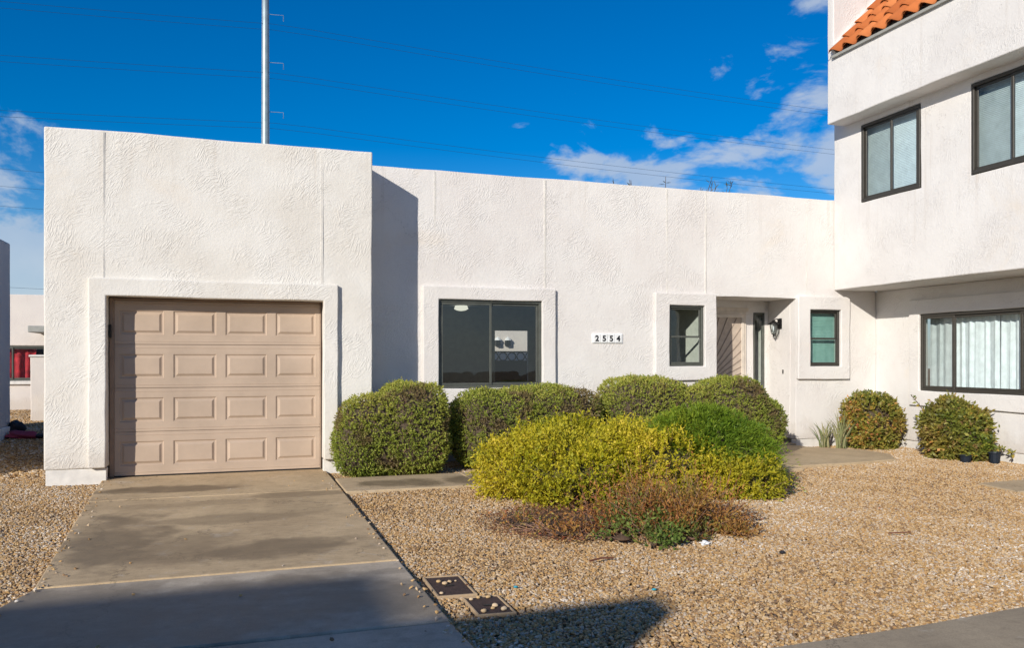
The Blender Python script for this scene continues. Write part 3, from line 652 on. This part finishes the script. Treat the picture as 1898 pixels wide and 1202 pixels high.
MB().box(-4.4, -4.3, 26.3, 26.55, 1.95, 2.18).build('bracket', 'black_metal', pc); MB().box(-1.2, -1.05, 25.3, 25.45, 0, 2.18).build('post', 'plinth', pc)
gp = thing('gate_post', 'white square gate post in the gap beside the garage', 'post', (-4.45, 21.9, 0))
voxel('shaft', [(-4.62, -4.28, 21.75, 22.05, -.05, 1.5)], [], 'stucco_far', gp, bevel=.02); MB().box(-4.65, -4.25, 21.72, 22.08, 1.5, 1.55).build('cap', 'plinth', gp, bevel=.01)
yg = thing('yard_gate', 'dark metal yard gate hung on the white gate post', 'gate', (-3.6, 21.9, 0))
frame_ring('y', 21.88, .04, -4.24, -3.0, .05, 1.45, .04, 'frame', 'black_metal', yg)
for i in range(9): MB().tube([(-4.12+i*.125, 21.9, .08), (-4.12+i*.125, 21.9, 1.42)], .01, 6).build('bar', 'black_metal', yg)
for z in (1.15, 1.28): MB().box(-4.29, -4.2, 21.86, 21.94, z, z+.06).build('hinge', 'black_metal', yg)
def blob(name, c, r, mat, parent=None, sub=2, seed=1, amp=.25):
    import bmesh
    bm = bmesh.new(); bmesh.ops.create_icosphere(bm, subdivisions=sub, radius=1); rr = np.random.default_rng(seed); ph = rr.uniform(0, 6, 6)
    for v in bm.verts:
        s_ = 1+amp*(math.sin(3*v.co.x+ph[0])*math.sin(3*v.co.y+ph[1])+.5*math.sin(6*v.co.z+ph[2]+4*v.co.x))
        v.co = Vector((v.co.x*r[0]*s_, v.co.y*r[1]*s_, v.co.z*r[2]*s_))
    m = bpy.data.meshes.new(name); bm.to_mesh(m); bm.free(); m.materials.append(MATS[mat]); m.polygons.foreach_set('use_smooth', [True]*len(m.polygons))
    o = bpy.data.objects.new(name, m); C.objects.link(o); o.location = c; 
    if parent: o.parent = parent
    return o
tag(blob('cloth_bundle', (-3.75, 17.0, .05), (.26, .2, .08), 'pink_cloth', seed=4, amp=.4, sub=3), 'pinkish red cloth bundle on the ground by the shaded wall', 'bundle')
tag(blob('dark_bag', (-3.98, 17.5, .13), (.14, .2, .17), 'dark_cloth', seed=9, amp=.35, sub=3), 'dark bag standing at the foot of the shaded wall', 'bag')
tag(blob('dark_rag', (-3.2, 16.9, .04), (.3, .2, .07), 'dark_cloth', seed=14), 'flat dark rag beside the pinkish cloth bundle', 'rag')

# the townhouse behind the viewer whose shadow lies on the driveway
def shadow_at(x, y, z): t = z/-SUNV.z; return x-SUNV.x*t, y-SUNV.y*t
ax, ay = shadow_at(2.44, 4.47, 4.12); bx, by = shadow_at(.93, 5.46, 6.4)
op = thing('townhouse', 'white townhouse across the road casting the shadow over the driveway end', 'building', (bx-4, by-4, 0))
voxel('wall', [(bx-9, bx, by-9, by, 0, 6.4)], [(bx-3.2, bx-1.2, by-.12, by+1, .9, 2.2), (bx-7.5, bx-5.1, by-.12, by+1, 0, 2.1)], 'stucco_tower', op, step=.8, bevel=.03)
voxel('wing_wall', [(bx-3, ax, ay-.3, ay, 0, 4.12)], [], 'stucco_tower', op, step=.8, bevel=.03)
slider(op, 'y', by-.11, bx-3.2, bx-1.2, .9, 2.2, [bx-2.2], 'alu_bronze', 'glass_teal')
MB().box(bx-7.45, bx-5.15, by-.118, by-.06, 0, 2.08).build('garage_door', 'door_section', op, bevel=.01)

# ------------------------------------------------------------------ steel pole and power lines
pp = thing('power_pole', 'tall pale steel transmission pole rising behind the garage roof', 'pole', (1.93, 62.7, 0))
MB().tube([(1.93, 62.7, 0), (1.93, 62.7, 12), (1.93, 62.7, 24), (1.93, 62.7, 40)], [.36, .31, .27, .2], 16).build('shaft', 'steel_pole', pp, smooth=True)
for z in (26.4, 22.85, 19.2):
    MB().tube([(2.15, 62.7, z+.52), (3.2, 62.5, z+.5)], [.022, .014], 8).build('arm', 'steel_pole', pp)
    ins = MB()
    for j in range(5): ins.lathe([(.015, 0), (.035, .02), (.015, .05)], (3.2, 62.5, z+.05+j*.09), 8)
    ins.build('insulator', 'steel_pole', pp)
nm = ('topmost', 'middle', 'lowest')
for lv, z in enumerate((26.2, 22.6, 18.9)):
    for q in (0, 1):
        pts = []
        for i in range(49):
            x = -58+i*2.75; s_ = abs(x-3.2); pts.append((x, 62.5+.25*q, z-.34*q-.0004*s_*(130-s_)))
        tag(MB().tube(pts, .011, 5).build('power_line', 'wire', None, loc=pts[24]), f'{("upper", "lower")[q]} wire of the {nm[lv]} pair strung from the steel pole', 'power line', 'power lines in the sky')
for i, z in enumerate((16.8, 15.4, 13.8, 7.3)):
    pts = [(-60+j*4, 75, z-.0009*(j*4-40)*(80-j*4)) for j in range(16)]
    tag(MB().tube(pts, .011, 5).build('power_line', 'wire', None, loc=pts[8]), ('highest', 'second highest', 'third highest', 'lowest')[i] + ' thin wire left of the garage parapet', 'power line', 'power lines in the sky')

# ------------------------------------------------------------------ plants
def leaves_mesh(name, base, tdir, L, Wd, tone, mat, parent):
    n = len(base); t = tdir/np.linalg.norm(tdir, axis=1, keepdims=True)
    s_ = np.cross(t, rng.normal(size=(n, 3))); s_ /= np.linalg.norm(s_, axis=1, keepdims=True)
    L = L[:, None]; Wd = Wd[:, None]
    v = np.stack([base, base+t*L*.45+s_*Wd*.5, base+t*L, base+t*L*.45-s_*Wd*.5], 1).reshape(-1, 3)
    off = np.array(worldloc(parent)); v = v-off
    m = bpy.data.meshes.new(name); m.vertices.add(4*n); m.vertices.foreach_set('co', v.astype('f').ravel())
    m.loops.add(4*n); m.loops.foreach_set('vertex_index', np.arange(4*n, dtype='i')); m.polygons.add(n)
    m.polygons.foreach_set('loop_start', np.arange(0, 4*n, 4, dtype='i')); m.update()
    at = m.attributes.new('tone', 'FLOAT', 'FACE'); at.data.foreach_set('value', tone.astype('f'))
    m.materials.append(MATS[mat]); o = bpy.data.objects.new(name, m); C.objects.link(o); o.parent = parent; o['kind'] = 'stuff'; return o
def sefun(d, ax, n, seed, amp):
    a, b, cdn, cup = ax
    c = np.where(d[:, 2] > 0, cup, cdn)
    r = (np.abs(d[:, 0]/a)**n+np.abs(d[:, 1]/b)**n+np.abs(d[:, 2]/c)**n)**(-1/n)
    q = d*r[:, None]; s = seed
    w = np.sin(4.1*q[:, 0]+s)*np.sin(3.7*q[:, 1]+2*s)+np.sin(5.3*q[:, 2]+3*s+2*q[:, 0])*.7+.5*np.sin(11*q[:, 0]+9*q[:, 1]+s)*np.sin(10*q[:, 2]+s)
    return q*(1+amp*w)[:, None]
def sample(n, ax, p, seed, amp):
    d = rng.normal(size=(n*3, 3)); d /= np.linalg.norm(d, axis=1, keepdims=True); q = sefun(d, ax, p, seed, amp)
    r2 = (q**2).sum(1); k = rng.uniform(size=len(d)) < r2/np.percentile(r2, 97); q, d = q[k][:n], d[k][:n]
    e_ = 1e-3; t1 = np.cross(d, [.3, .5, .8]); t1 /= np.linalg.norm(t1, axis=1, keepdims=True); t2 = np.cross(d, t1)
    f = lambda dd: sefun(dd/np.linalg.norm(dd, axis=1, keepdims=True), ax, p, seed, amp)
    nr = np.cross(f(d+t1*e_)-q, f(d+t2*e_)-q); nr /= np.linalg.norm(nr, axis=1, keepdims=True)+1e-9
    nr *= np.sign((nr*d).sum(1))[:, None]; return q, nr
def wav(P_, fr, sd):
    r = np.random.default_rng(sd); o = 0
    for _ in range(7):
        d = r.normal(size=3); d *= fr*r.uniform(.6, 1.5)/np.linalg.norm(d); o = o+np.sin(P_@d+r.uniform(0, 6.28))
    return o/2.6
def bush(name, label, cat, c, lobes, mat, twig, ntuft=6000, per=6, tuft=.05, leaf=(.022, .011), p=3.0, seed=1., amp=.03, up=.3, spread=.7, depth=.12, droop=0., keep=None, core=.86, group='garden shrubs', side=.9, leaf_spread=.8, clump=.02, cfreq=16, bare=.0, bth=1.2, bfr=3.2, toplit=0., sticks=0):
    """lobes: (x, y, rx, ry, z below, z above) ellipsoid-like swellings that grow into one crown"""
    t = thing(name, label, cat, (c[0], c[1], 0), group); PS, NS = [], []
    area = [l[2]*l[3]+(l[2]+l[3])*(l[4]+l[5]) for l in lobes]
    for li, l in enumerate(lobes):
        ctr = np.array((l[0], l[1], l[4])); ax = (l[2], l[3], l[4], l[5])
        q, nr = sample(int(ntuft*area[li]/sum(area)), ax, p, seed+li, amp); pos = q*(1-depth*rng.uniform(size=len(q))**2)[:, None]+ctr
        k = np.ones(len(pos), bool)
        for lj, m_ in enumerate(lobes):
            if lj == li: continue
            w = pos-np.array((m_[0], m_[1], m_[4])); cz = np.where(w[:, 2] > 0, m_[5], m_[4])
            k &= (np.abs(w[:, 0]/m_[2])**p+np.abs(w[:, 1]/m_[3])**p+np.abs(w[:, 2]/cz)**p) > .72
        PS.append(pos[k]); NS.append(nr[k])
        b = MB(); nu, nv = 26, 14; dd = []
        for j in range(nv+1):
            for i in range(nu): th, ph = math.pi*j/nv, 2*math.pi*i/nu; dd.append((math.sin(th)*math.cos(ph), math.sin(th)*math.sin(ph), math.cos(th)))
        qq = sefun(np.array(dd)+1e-6, ax, p, seed+li, amp)*core+ctr
        if keep is not None:
            for _ in range(12):
                bad = ~keep(qq)
                if bad.any(): qq[bad] = ctr+(qq[bad]-ctr)*.93
        b.v = [tuple(v) for v in qq]
        for j in range(nv):
            for i in range(nu): b.f.append((j*nu+i, j*nu+(i+1) % nu, (j+1)*nu+(i+1) % nu, (j+1)*nu+i))
        b.build('inner_twigs', twig, t)
    pos = np.concatenate(PS); nr = np.concatenate(NS)
    pos = pos+nr*(clump*wav(pos, cfreq, int(seed*10)+1))[:, None]
    k = pos[:, 2] > .005
    if bare: k &= (wav(pos, bfr, int(seed*10)+2) < bth) | (rng.uniform(size=len(pos)) > bare)
    if keep is not None: k &= keep(pos)
    pos, nr = pos[k], nr[k]
    d = nr*side+rng.normal(size=nr.shape)*spread*.5; d[:, 2] += up; d /= np.linalg.norm(d, axis=1, keepdims=True)
    m = len(pos); s_ = np.tile((np.arange(per)+.5)/per, m); B = np.repeat(pos, per, 0); D = np.repeat(d, per, 0); ln_ = np.repeat(tuft*rng.uniform(.4, 1.5, m)*(1+.5*(rng.uniform(size=m) > .93)), per)
    base = B+D*(s_*ln_)[:, None]; base[:, 2] -= droop*(s_*ln_)**2/max(tuft, 1e-3)
    td = D+rng.normal(size=D.shape)*leaf_spread
    tone = np.clip(np.repeat(rng.uniform(0, 1, m)*.45+.12*wav(pos, 5, int(seed*10)+3)+toplit*np.clip(nr[:, 2], 0, 1), per)+rng.uniform(0, .5, len(base)), 0, 1)  # sunlit tops put into the colour: upward-facing leaves get a lighter tone
    L = leaf[0]*rng.uniform(.6, 1.4, len(base)); Wd = leaf[1]*rng.uniform(.6, 1.4, len(base)); k2 = base[:, 2] > 0
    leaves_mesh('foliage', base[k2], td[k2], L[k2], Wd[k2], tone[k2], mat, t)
    if sticks:
        b = MB(); n_ = len(pos)
        for i in rng.integers(0, n_, sticks):
            q = pos[i]; e_ = q+d[i]*tuft*rng.uniform(.6, 1.5); c0 = np.array((c[0]+(q[0]-c[0])*.55, c[1]+(q[1]-c[1])*.55, max(.01, q[2]*.25)))
            b.tube([c0, (c0+q)/2+rng.normal(size=3)*.015, q, e_], [.005, .004, .003, .0015], 4, False)
        o = b.build('twigs', 'stick', t); o['kind'] = 'stuff'
    for i in range(4):
        w = 2*math.pi*i/4+seed; l = lobes[0]
        MB().tube([(l[0]+.05*math.cos(w), l[1]+.05*math.sin(w), -.02), (l[0]+l[2]*.35*math.cos(w), l[1]+l[3]*.35*math.sin(w), l[4]*1.1)], [.02, .01], 6).build('stem', 'bark', t)
    return t
HG = 'clipped hedges along the front wall'
notgar = lambda P_: ~((P_[:, 0] < 1.70) & (P_[:, 1] > 10.42)) & (P_[:, 1] < 11.2)
front = lambda P_: P_[:, 1] < 11.18
HK = dict(per=6, tuft=.037, leaf=(.025, .0135), amp=.025, up=.25, depth=.14, core=.90, group=HG, clump=.017, cfreq=14, bare=.8, bth=1.15, bfr=3.6, toplit=.2, sticks=500)
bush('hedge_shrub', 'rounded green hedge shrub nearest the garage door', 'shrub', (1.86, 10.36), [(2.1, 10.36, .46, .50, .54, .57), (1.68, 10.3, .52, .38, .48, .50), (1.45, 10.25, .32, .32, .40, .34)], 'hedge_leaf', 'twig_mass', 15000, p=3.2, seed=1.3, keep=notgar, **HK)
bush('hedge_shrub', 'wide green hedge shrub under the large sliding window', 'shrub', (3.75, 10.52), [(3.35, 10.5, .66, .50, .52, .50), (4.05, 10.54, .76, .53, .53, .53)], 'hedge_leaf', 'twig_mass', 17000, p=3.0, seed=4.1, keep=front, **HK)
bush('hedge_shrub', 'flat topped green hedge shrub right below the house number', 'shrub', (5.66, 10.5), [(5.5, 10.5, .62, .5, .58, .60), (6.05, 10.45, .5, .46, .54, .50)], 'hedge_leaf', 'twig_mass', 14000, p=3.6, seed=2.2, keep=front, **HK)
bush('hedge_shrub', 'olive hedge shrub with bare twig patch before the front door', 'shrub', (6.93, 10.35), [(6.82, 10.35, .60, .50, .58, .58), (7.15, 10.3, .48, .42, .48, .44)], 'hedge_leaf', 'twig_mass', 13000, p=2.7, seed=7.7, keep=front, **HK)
YG_ = 'low shrubs in the gravel bed'
YK = dict(per=9, leaf=(.036, .0175), amp=.06, up=.35, spread=1.0, depth=.3, core=.80, group=YG_, clump=.085, cfreq=7.5, bare=.75, bth=1.1, bfr=6.5, sticks=350)
bush('yellow_shrub', 'broad golden yellow mounded shrub in front of the hedges', 'shrub', (3.5, 8.1), [(3.6, 8.15, .82, .76, .34, .34), (3.0, 7.98, .56, .52, .26, .22), (4.2, 7.9, .60, .62, .31, .28), (3.4, 7.65, .7, .45, .27, .2)], 'yellow_leaf', 'twig_mass_yellow', 14000, tuft=.13, p=2.4, seed=2.7, **YK)
bush('yellow_shrub', 'smaller yellow shrub at the right below the feathery green one', 'shrub', (5.05, 7.55), [(4.86, 7.55, .34, .34, .17, .17), (5.08, 7.42, .24, .26, .15, .12)], 'yellow_leaf', 'twig_mass_yellow', 3800, tuft=.10, p=2.2, seed=5.3, **YK)
bush('feathery_shrub', 'bright green feathery shrub rising between the yellow ones', 'shrub', (5.1, 7.9), [(5.0, 7.92, .48, .44, .42, .43), (5.28, 7.78, .30, .36, .36, .32), (4.70, 7.95, .34, .34, .40, .36)], 'feather_leaf', 'twig_mass', 4600, 20, .28, (.055, .0095), 2.2, 3.9, .10, .35, 1.2, .4, .6, group=YG_, core=.72, leaf_spread=.5, clump=.07, cfreq=8)
RK = dict(depth=.8, group=YG_, core=.30, clump=.03, up=.7, side=.45)
bush('rust_shrub', 'rusty red brown half dry shrub before the yellow one', 'shrub', (3.42, 6.2), [(3.3, 6.35, .40, .36, .07, .13), (3.68, 6.05, .26, .28, .06, .15), (2.95, 6.25, .28, .3, .04, .06), (3.35, 5.95, .3, .25, .05, .08)], 'rust_leaf', 'leaf_soil', 1300, 13, .28, (.036, .0115), 2.0, 1.9, .2, spread=1.5, leaf_spread=.65, sticks=260, bare=.6, bfr=7, bth=.6, **RK)
bush('ground_plant', 'young green plant growing through the front of the rusty shrub', 'plant', (3.1, 5.75), [(3.08, 5.58, .20, .16, .04, .04), (2.85, 5.78, .18, .16, .04, .07), (3.25, 5.9, .22, .18, .05, .16), (3.5, 5.72, .16, .14, .04, .05), (3.1, 6.2, .2, .2, .06, .14)], 'ground_leaf', 'leaf_soil', 620, 9, .13, (.036, .017), 2.0, 6.1, .25, spread=1.4, sticks=60, bare=.7, bfr=8, bth=.3, **RK)
bush('ground_plant', 'low reddish green creeper at the left of the rusty shrub', 'plant', (2.52, 6.15), [(2.52, 6.15, .42, .28, .03, .03), (2.35, 6.6, .3, .25, .03, .03)], 'rust_leaf', 'leaf_soil', 340, 8, .10, (.028, .012), 2.0, 8.1, .16, spread=1.3, sticks=50, **RK)
bush('ground_plant', 'dark red low plant at the right end of the rusty shrub', 'plant', (3.92, 5.78), [(3.86, 5.76, .2, .17, .03, .04)], 'rust_leaf', 'leaf_soil', 220, 9, .10, (.028, .011), 2.0, 4.4, .16, spread=1.3, sticks=30, **RK)
RG = 'shrubs against the townhouse wall'
LK = dict(group=RG, core=.72, clump=.05, cfreq=10, bare=.7, bth=1.0, bfr=6, sticks=150)
wl_ = lambda P_: P_[:, 0] < 10.34
bush('flowering_shrub', 'squarish leafy shrub in the corner between both buildings', 'shrub', (9.87, 10.72), [(9.80, 10.75, .31, .30, .40, .40), (9.96, 10.70, .25, .27, .36, .41)], 'lantana_leaf', 'twig_mass', 3300, 7, .085, (.050, .032), 3.8, 3.1, .05, .35, 1.0, .25, **LK)
bush('flowering_shrub', 'leafy shrub with orange tinted top under the curtained window', 'shrub', (9.90, 9.25), [(9.88, 9.24, .27, .27, .36, .39), (9.98, 9.08, .24, .25, .32, .36)], 'lantana_leaf', 'twig_mass', 2700, 7, .09, (.053, .034), 3.6, 6.6, .07, .35, 1.0, .28, keep=wl_, **LK)

# dead leaves and soil under the yellow shrub
sb = []
soil = MB(); k_ = 40
soil.v = [(3.3, 6.75, .014)] + [(3.3+1.15*math.cos(w)*(1+.12*math.sin(3*w+1)+.06*math.sin(7*w)), 6.75+.78*math.sin(w)*(1+.1*math.sin(4*w)), -.004) for w in np.linspace(0, 2*math.pi, k_, endpoint=False)]
soil.f = [(0, 1+i, 1+(i+1) % k_) for i in range(k_)]
struct(soil.build('soil_bed', 'leaf_soil'))
lt = thing('leaf_litter', 'brown dead leaf litter under the yellow and rusty shrubs', 'leaf litter', (3.3, 6.7, 0)); lt['kind'] = 'stuff'
n = 9000; aa = rng.uniform(0, 6.283, n); rr = np.sqrt(rng.uniform(0, 1, n))
bp = np.stack([3.3+1.35*rr*np.cos(aa), 6.72+.98*rr*np.sin(aa), rng.uniform(.004, .03, n)], 1); bp[-900:, 0] = rng.normal(3.8, 1.6, 900); bp[-900:, 1] = rng.normal(6.6, 1.0, 900); bp[-900:, 2] = rng.uniform(.012, .02, 900); td = rng.normal(size=(n, 3)); td[:, 2] *= .35
leaves_mesh('leaves', bp, td, rng.uniform(.012, .035, n), rng.uniform(.005, .014, n), rng.uniform(0, 1, n), 'dry_leaf', lt)

# sword-leaved clumps
def blade_clump(label, c, n, h, seed):
    r = np.random.default_rng(seed); t = thing('iris_clump', label, 'plant', (c[0], c[1], 0), 'sword leaved clumps')
    for i in range(n):
        w = r.uniform(0, 6.28); ln_ = h*r.uniform(.6, 1.1); tilt = r.uniform(.08, .75); x0 = c[0]+r.uniform(-.09, .09); y0 = c[1]+r.uniform(-.06, .06); wd = r.uniform(.008, .015); fa = r.uniform(0, 3.14)
        b = MB(); dx, dy = math.cos(w), math.sin(w); sx, sy = math.cos(fa), math.sin(fa)
        for s_, ws in ((0, .7), (.35, 1), (.7, .8), (1, .05)):
            o_ = ln_*tilt*s_*s_; p_ = (x0+dx*o_, y0+dy*o_, ln_*s_*(1-.12*s_*tilt))
            b.v += [(p_[0]-sx*wd*ws, p_[1]-sy*wd*ws, p_[2]), (p_[0]+sx*wd*ws, p_[1]+sy*wd*ws, p_[2])]
        b.f = [(0, 1, 3, 2), (2, 3, 5, 4), (4, 5, 7, 6)]
        o = b.build('blade', 'blade_leaf', t); at = o.data.attributes.new('tone', 'FLOAT', 'FACE'); at.data.foreach_set('value', np.full(3, r.uniform(), 'f'))
blade_clump('tall pale green sword leaved clump left of the corner shrub', (9.30, 10.85), 40, .60, 3)
blade_clump('short pale sword leaved clump against the wall under the small window', (9.12, 11.02), 24, .44, 5)

# trailing sprig and nursery pots by the right shrub
def sprig(label, c, pts, n, seed):
    r = np.random.default_rng(seed); t = thing('leafy_sprig', label, 'plant', (c[0], c[1], 0), 'sprigs by the right shrub')
    MB().tube(pts, .006, 5).build('stem', 'bark', t); P_ = np.array(pts); s_ = r.uniform(.15, 1, n)*(len(pts)-1); i = np.minimum(s_.astype(int), len(pts)-2); f = (s_-i)[:, None]
    bp = P_[i]*(1-f)+P_[i+1]*f; leaves_mesh('foliage', bp, r.normal(size=(n, 3))+np.array([0, 0, .3]), r.uniform(.05, .08, n), r.uniform(.025, .04, n), r.uniform(0, .8, n), 'lantana_leaf', t)
sprig('leafy sprig trailing on the gravel right of the orange tinted shrub', (10.1, 8.9), [(10.1, 9.0, 0), (10.15, 8.85, .16), (10.2, 8.7, .2), (10.25, 8.52, .12)], 46, 4)
sprig('upright sprig sticking out left above the orange tinted shrub', (9.62, 9.5), [(9.7, 9.5, .6), (9.66, 9.62, .78), (9.62, 9.72, .9)], 14, 6)
sprig('slender sprig rising left of the squarish corner shrub', (9.5, 10.95), [(9.5, 10.95, 0), (9.46, 11.0, .4), (9.44, 11.02, .74)], 14, 8)
def pot(label, c, h):
    t = thing('nursery_pot', label, 'pot', (c[0], c[1], 0), 'nursery pots')
    MB().lathe([(.06, -.01), (.078, h*.9), (.088, h*.9), (.09, h), (.078, h), (.07, h*.85)], (c[0], c[1], 0), 14).build('body', 'pot_blue', t, smooth=False)
    MB().lathe([(.072, h*.8), (.03, h*.86), (.01, h*.87)], (c[0], c[1], 0), 12).build('soil', 'leaf_soil', t)
pot('dark blue nursery pot right of the orange tinted shrub', (10.05, 8.66), .14); pot('small dark pot half under the orange tinted shrub', (9.74, 8.86), .09)

# tree whose twig tips show above the roof
tr = thing('tree', 'thin twig tips of a tree showing over the roof parapet', 'tree', (10.2, 18, 0))
MB().tube([(10.2, 18, 0), (10.25, 18, 1.6), (10.1, 18, 3)], [.14, .11, .08], 10).build('trunk', 'bark', tr, smooth=True)
cr = MB(); lb_, ld_ = [], []
for i, (x, zt) in enumerate(((8.75, 5.86), (9.0, 5.78), (9.2, 5.9), (9.75, 5.75), (10.05, 5.98), (10.6, 5.7), (11.15, 5.98), (11.35, 5.9), (11.5, 6.0), (11.9, 5.85), (12.05, 6.02), (11.25, 5.75))):
    e_ = Vector((x, 18+rng.uniform(-.5, .5), zt)); m_ = Vector((10.1+(x-10.1)*.7, 18, 4.4)); cr.tube([(10.1, 18, 3), m_, e_], [.04, .02, .006], 5)
    for j in range(16):
        f = rng.uniform(.2, 1); lb_.append(tuple(m_.lerp(e_, f))); ld_.append((rng.normal()*.5, rng.normal()*.5, rng.uniform(.1, 1)))
cr.build('branches', 'bark', tr)
leaves_mesh('crown', np.array(lb_), np.array(ld_), rng.uniform(.10, .22, len(lb_)), rng.uniform(.015, .03, len(lb_)), rng.uniform(0, 1, len(lb_)), 'tree_leaf', tr)

# ------------------------------------------------------------------ small things on the ground
def meter_box(label, poly, z):
    cx_ = sum(p_[0] for p_ in poly)/4; cy_ = sum(p_[1] for p_ in poly)/4
    t = thing('utility_box', label, 'utility box', (cx_, cy_, 0), 'utility boxes by the driveway')
    inn = [(cx_+(x-cx_)*.88, cy_+(y-cy_)*.93) for x, y in poly]; b = MB()
    for i in range(4): j = (i+1) % 4; b.prism([poly[i], poly[j], inn[j], inn[i]], -.1, z)
    b.build('rim', 'box_rim', t, bevel=.004); lid = [(cx_+(x-cx_)*.865, cy_+(y-cy_)*.92) for x, y in poly]
    l = MB().prism(lid, -.05, z-.006).build('lid', 'box_lid', t, bevel=.003)
    MB().prism([(cx_-.03, cy_-.012), (cx_+.03, cy_-.012), (cx_+.03, cy_+.012), (cx_-.03, cy_+.012)], z-.0055, z-.002).build('finger_slot', 'black_metal', l)
meter_box('brown lidded utility box in the gravel nearer the house', [(1.15, 4.84), (1.40, 4.82), (1.41, 5.29), (1.16, 5.31)], .004)
meter_box('brown lidded utility box in the gravel nearer the road', [(1.285, 4.42), (1.51, 4.40), (1.515, 4.765), (1.29, 4.78)], .004)
def pebble(x, y, z, r_, s_, lab): tag(blob('pebble', (x, y, z+r_*.55), (r_, r_*.8, r_*.62), 'pebble_single', None, 2, s_, .15), lab, 'pebble', 'pebbles on the box lids')
for i, (x, y) in enumerate(((1.235, 5.16), (1.26, 5.10), (1.30, 5.13), (1.345, 5.15), (1.19, 4.90))): pebble(x, y, -.002, (.016, .018, .016, .009, .013)[i], i, 'tan pebble lying on the utility box lid nearer the house')
for i, (x, y) in enumerate(((1.335, 4.47), (1.40, 4.51), (1.425, 4.545), (1.455, 4.47), (1.38, 4.74), (1.44, 4.73), (1.33, 4.72))): pebble(x, y, -.002, (.018, .014, .02, .02, .015, .016, .014)[i], 20+i, 'tan pebble lying on the utility box lid nearer the road')
tag(blob('paper_scrap', (3.44, 5.52, .018), (.045, .028, .014), 'litter_white', None, 3, 5, .6), 'crumpled white paper scrap beside the rusty shrub', 'litter')
tag(blob('blue_chip', (2.46, 4.53, .012), (.018, .012, .008), 'litter_blue', None, 1, 6), 'tiny blue plastic bit at the tip of the gravel shadow', 'litter')
tag(blob('blue_chip', (1.66, 4.86, .012), (.014, .012, .008), 'litter_blue', None, 1, 8), 'tiny blue plastic bit beyond the utility boxes', 'litter')
tag(blob('dark_stone', (3.83, 5.09, .014), (.022, .018, .014), 'dark_cloth', None, 2, 7), 'single dark stone on the open gravel right of the rusty shrub', 'stone')
tag(MB().tube([(2.36, 5.29, .018), (2.46, 5.32, .024), (2.56, 5.33, .016)], .007, 6).build('twig', 'twig', None, loc=(2.46, 5.32, 0)), 'reddish brown twig on the gravel before the creeper', 'twig')
tag(MB().tube([(5.06, 5.35, .018), (5.16, 5.33, .022), (5.27, 5.325, .018)], .005, 6).build('twig', 'twig', None, loc=(5.16, 5.33, 0)), 'thin dark twig on the open gravel at the right', 'twig')
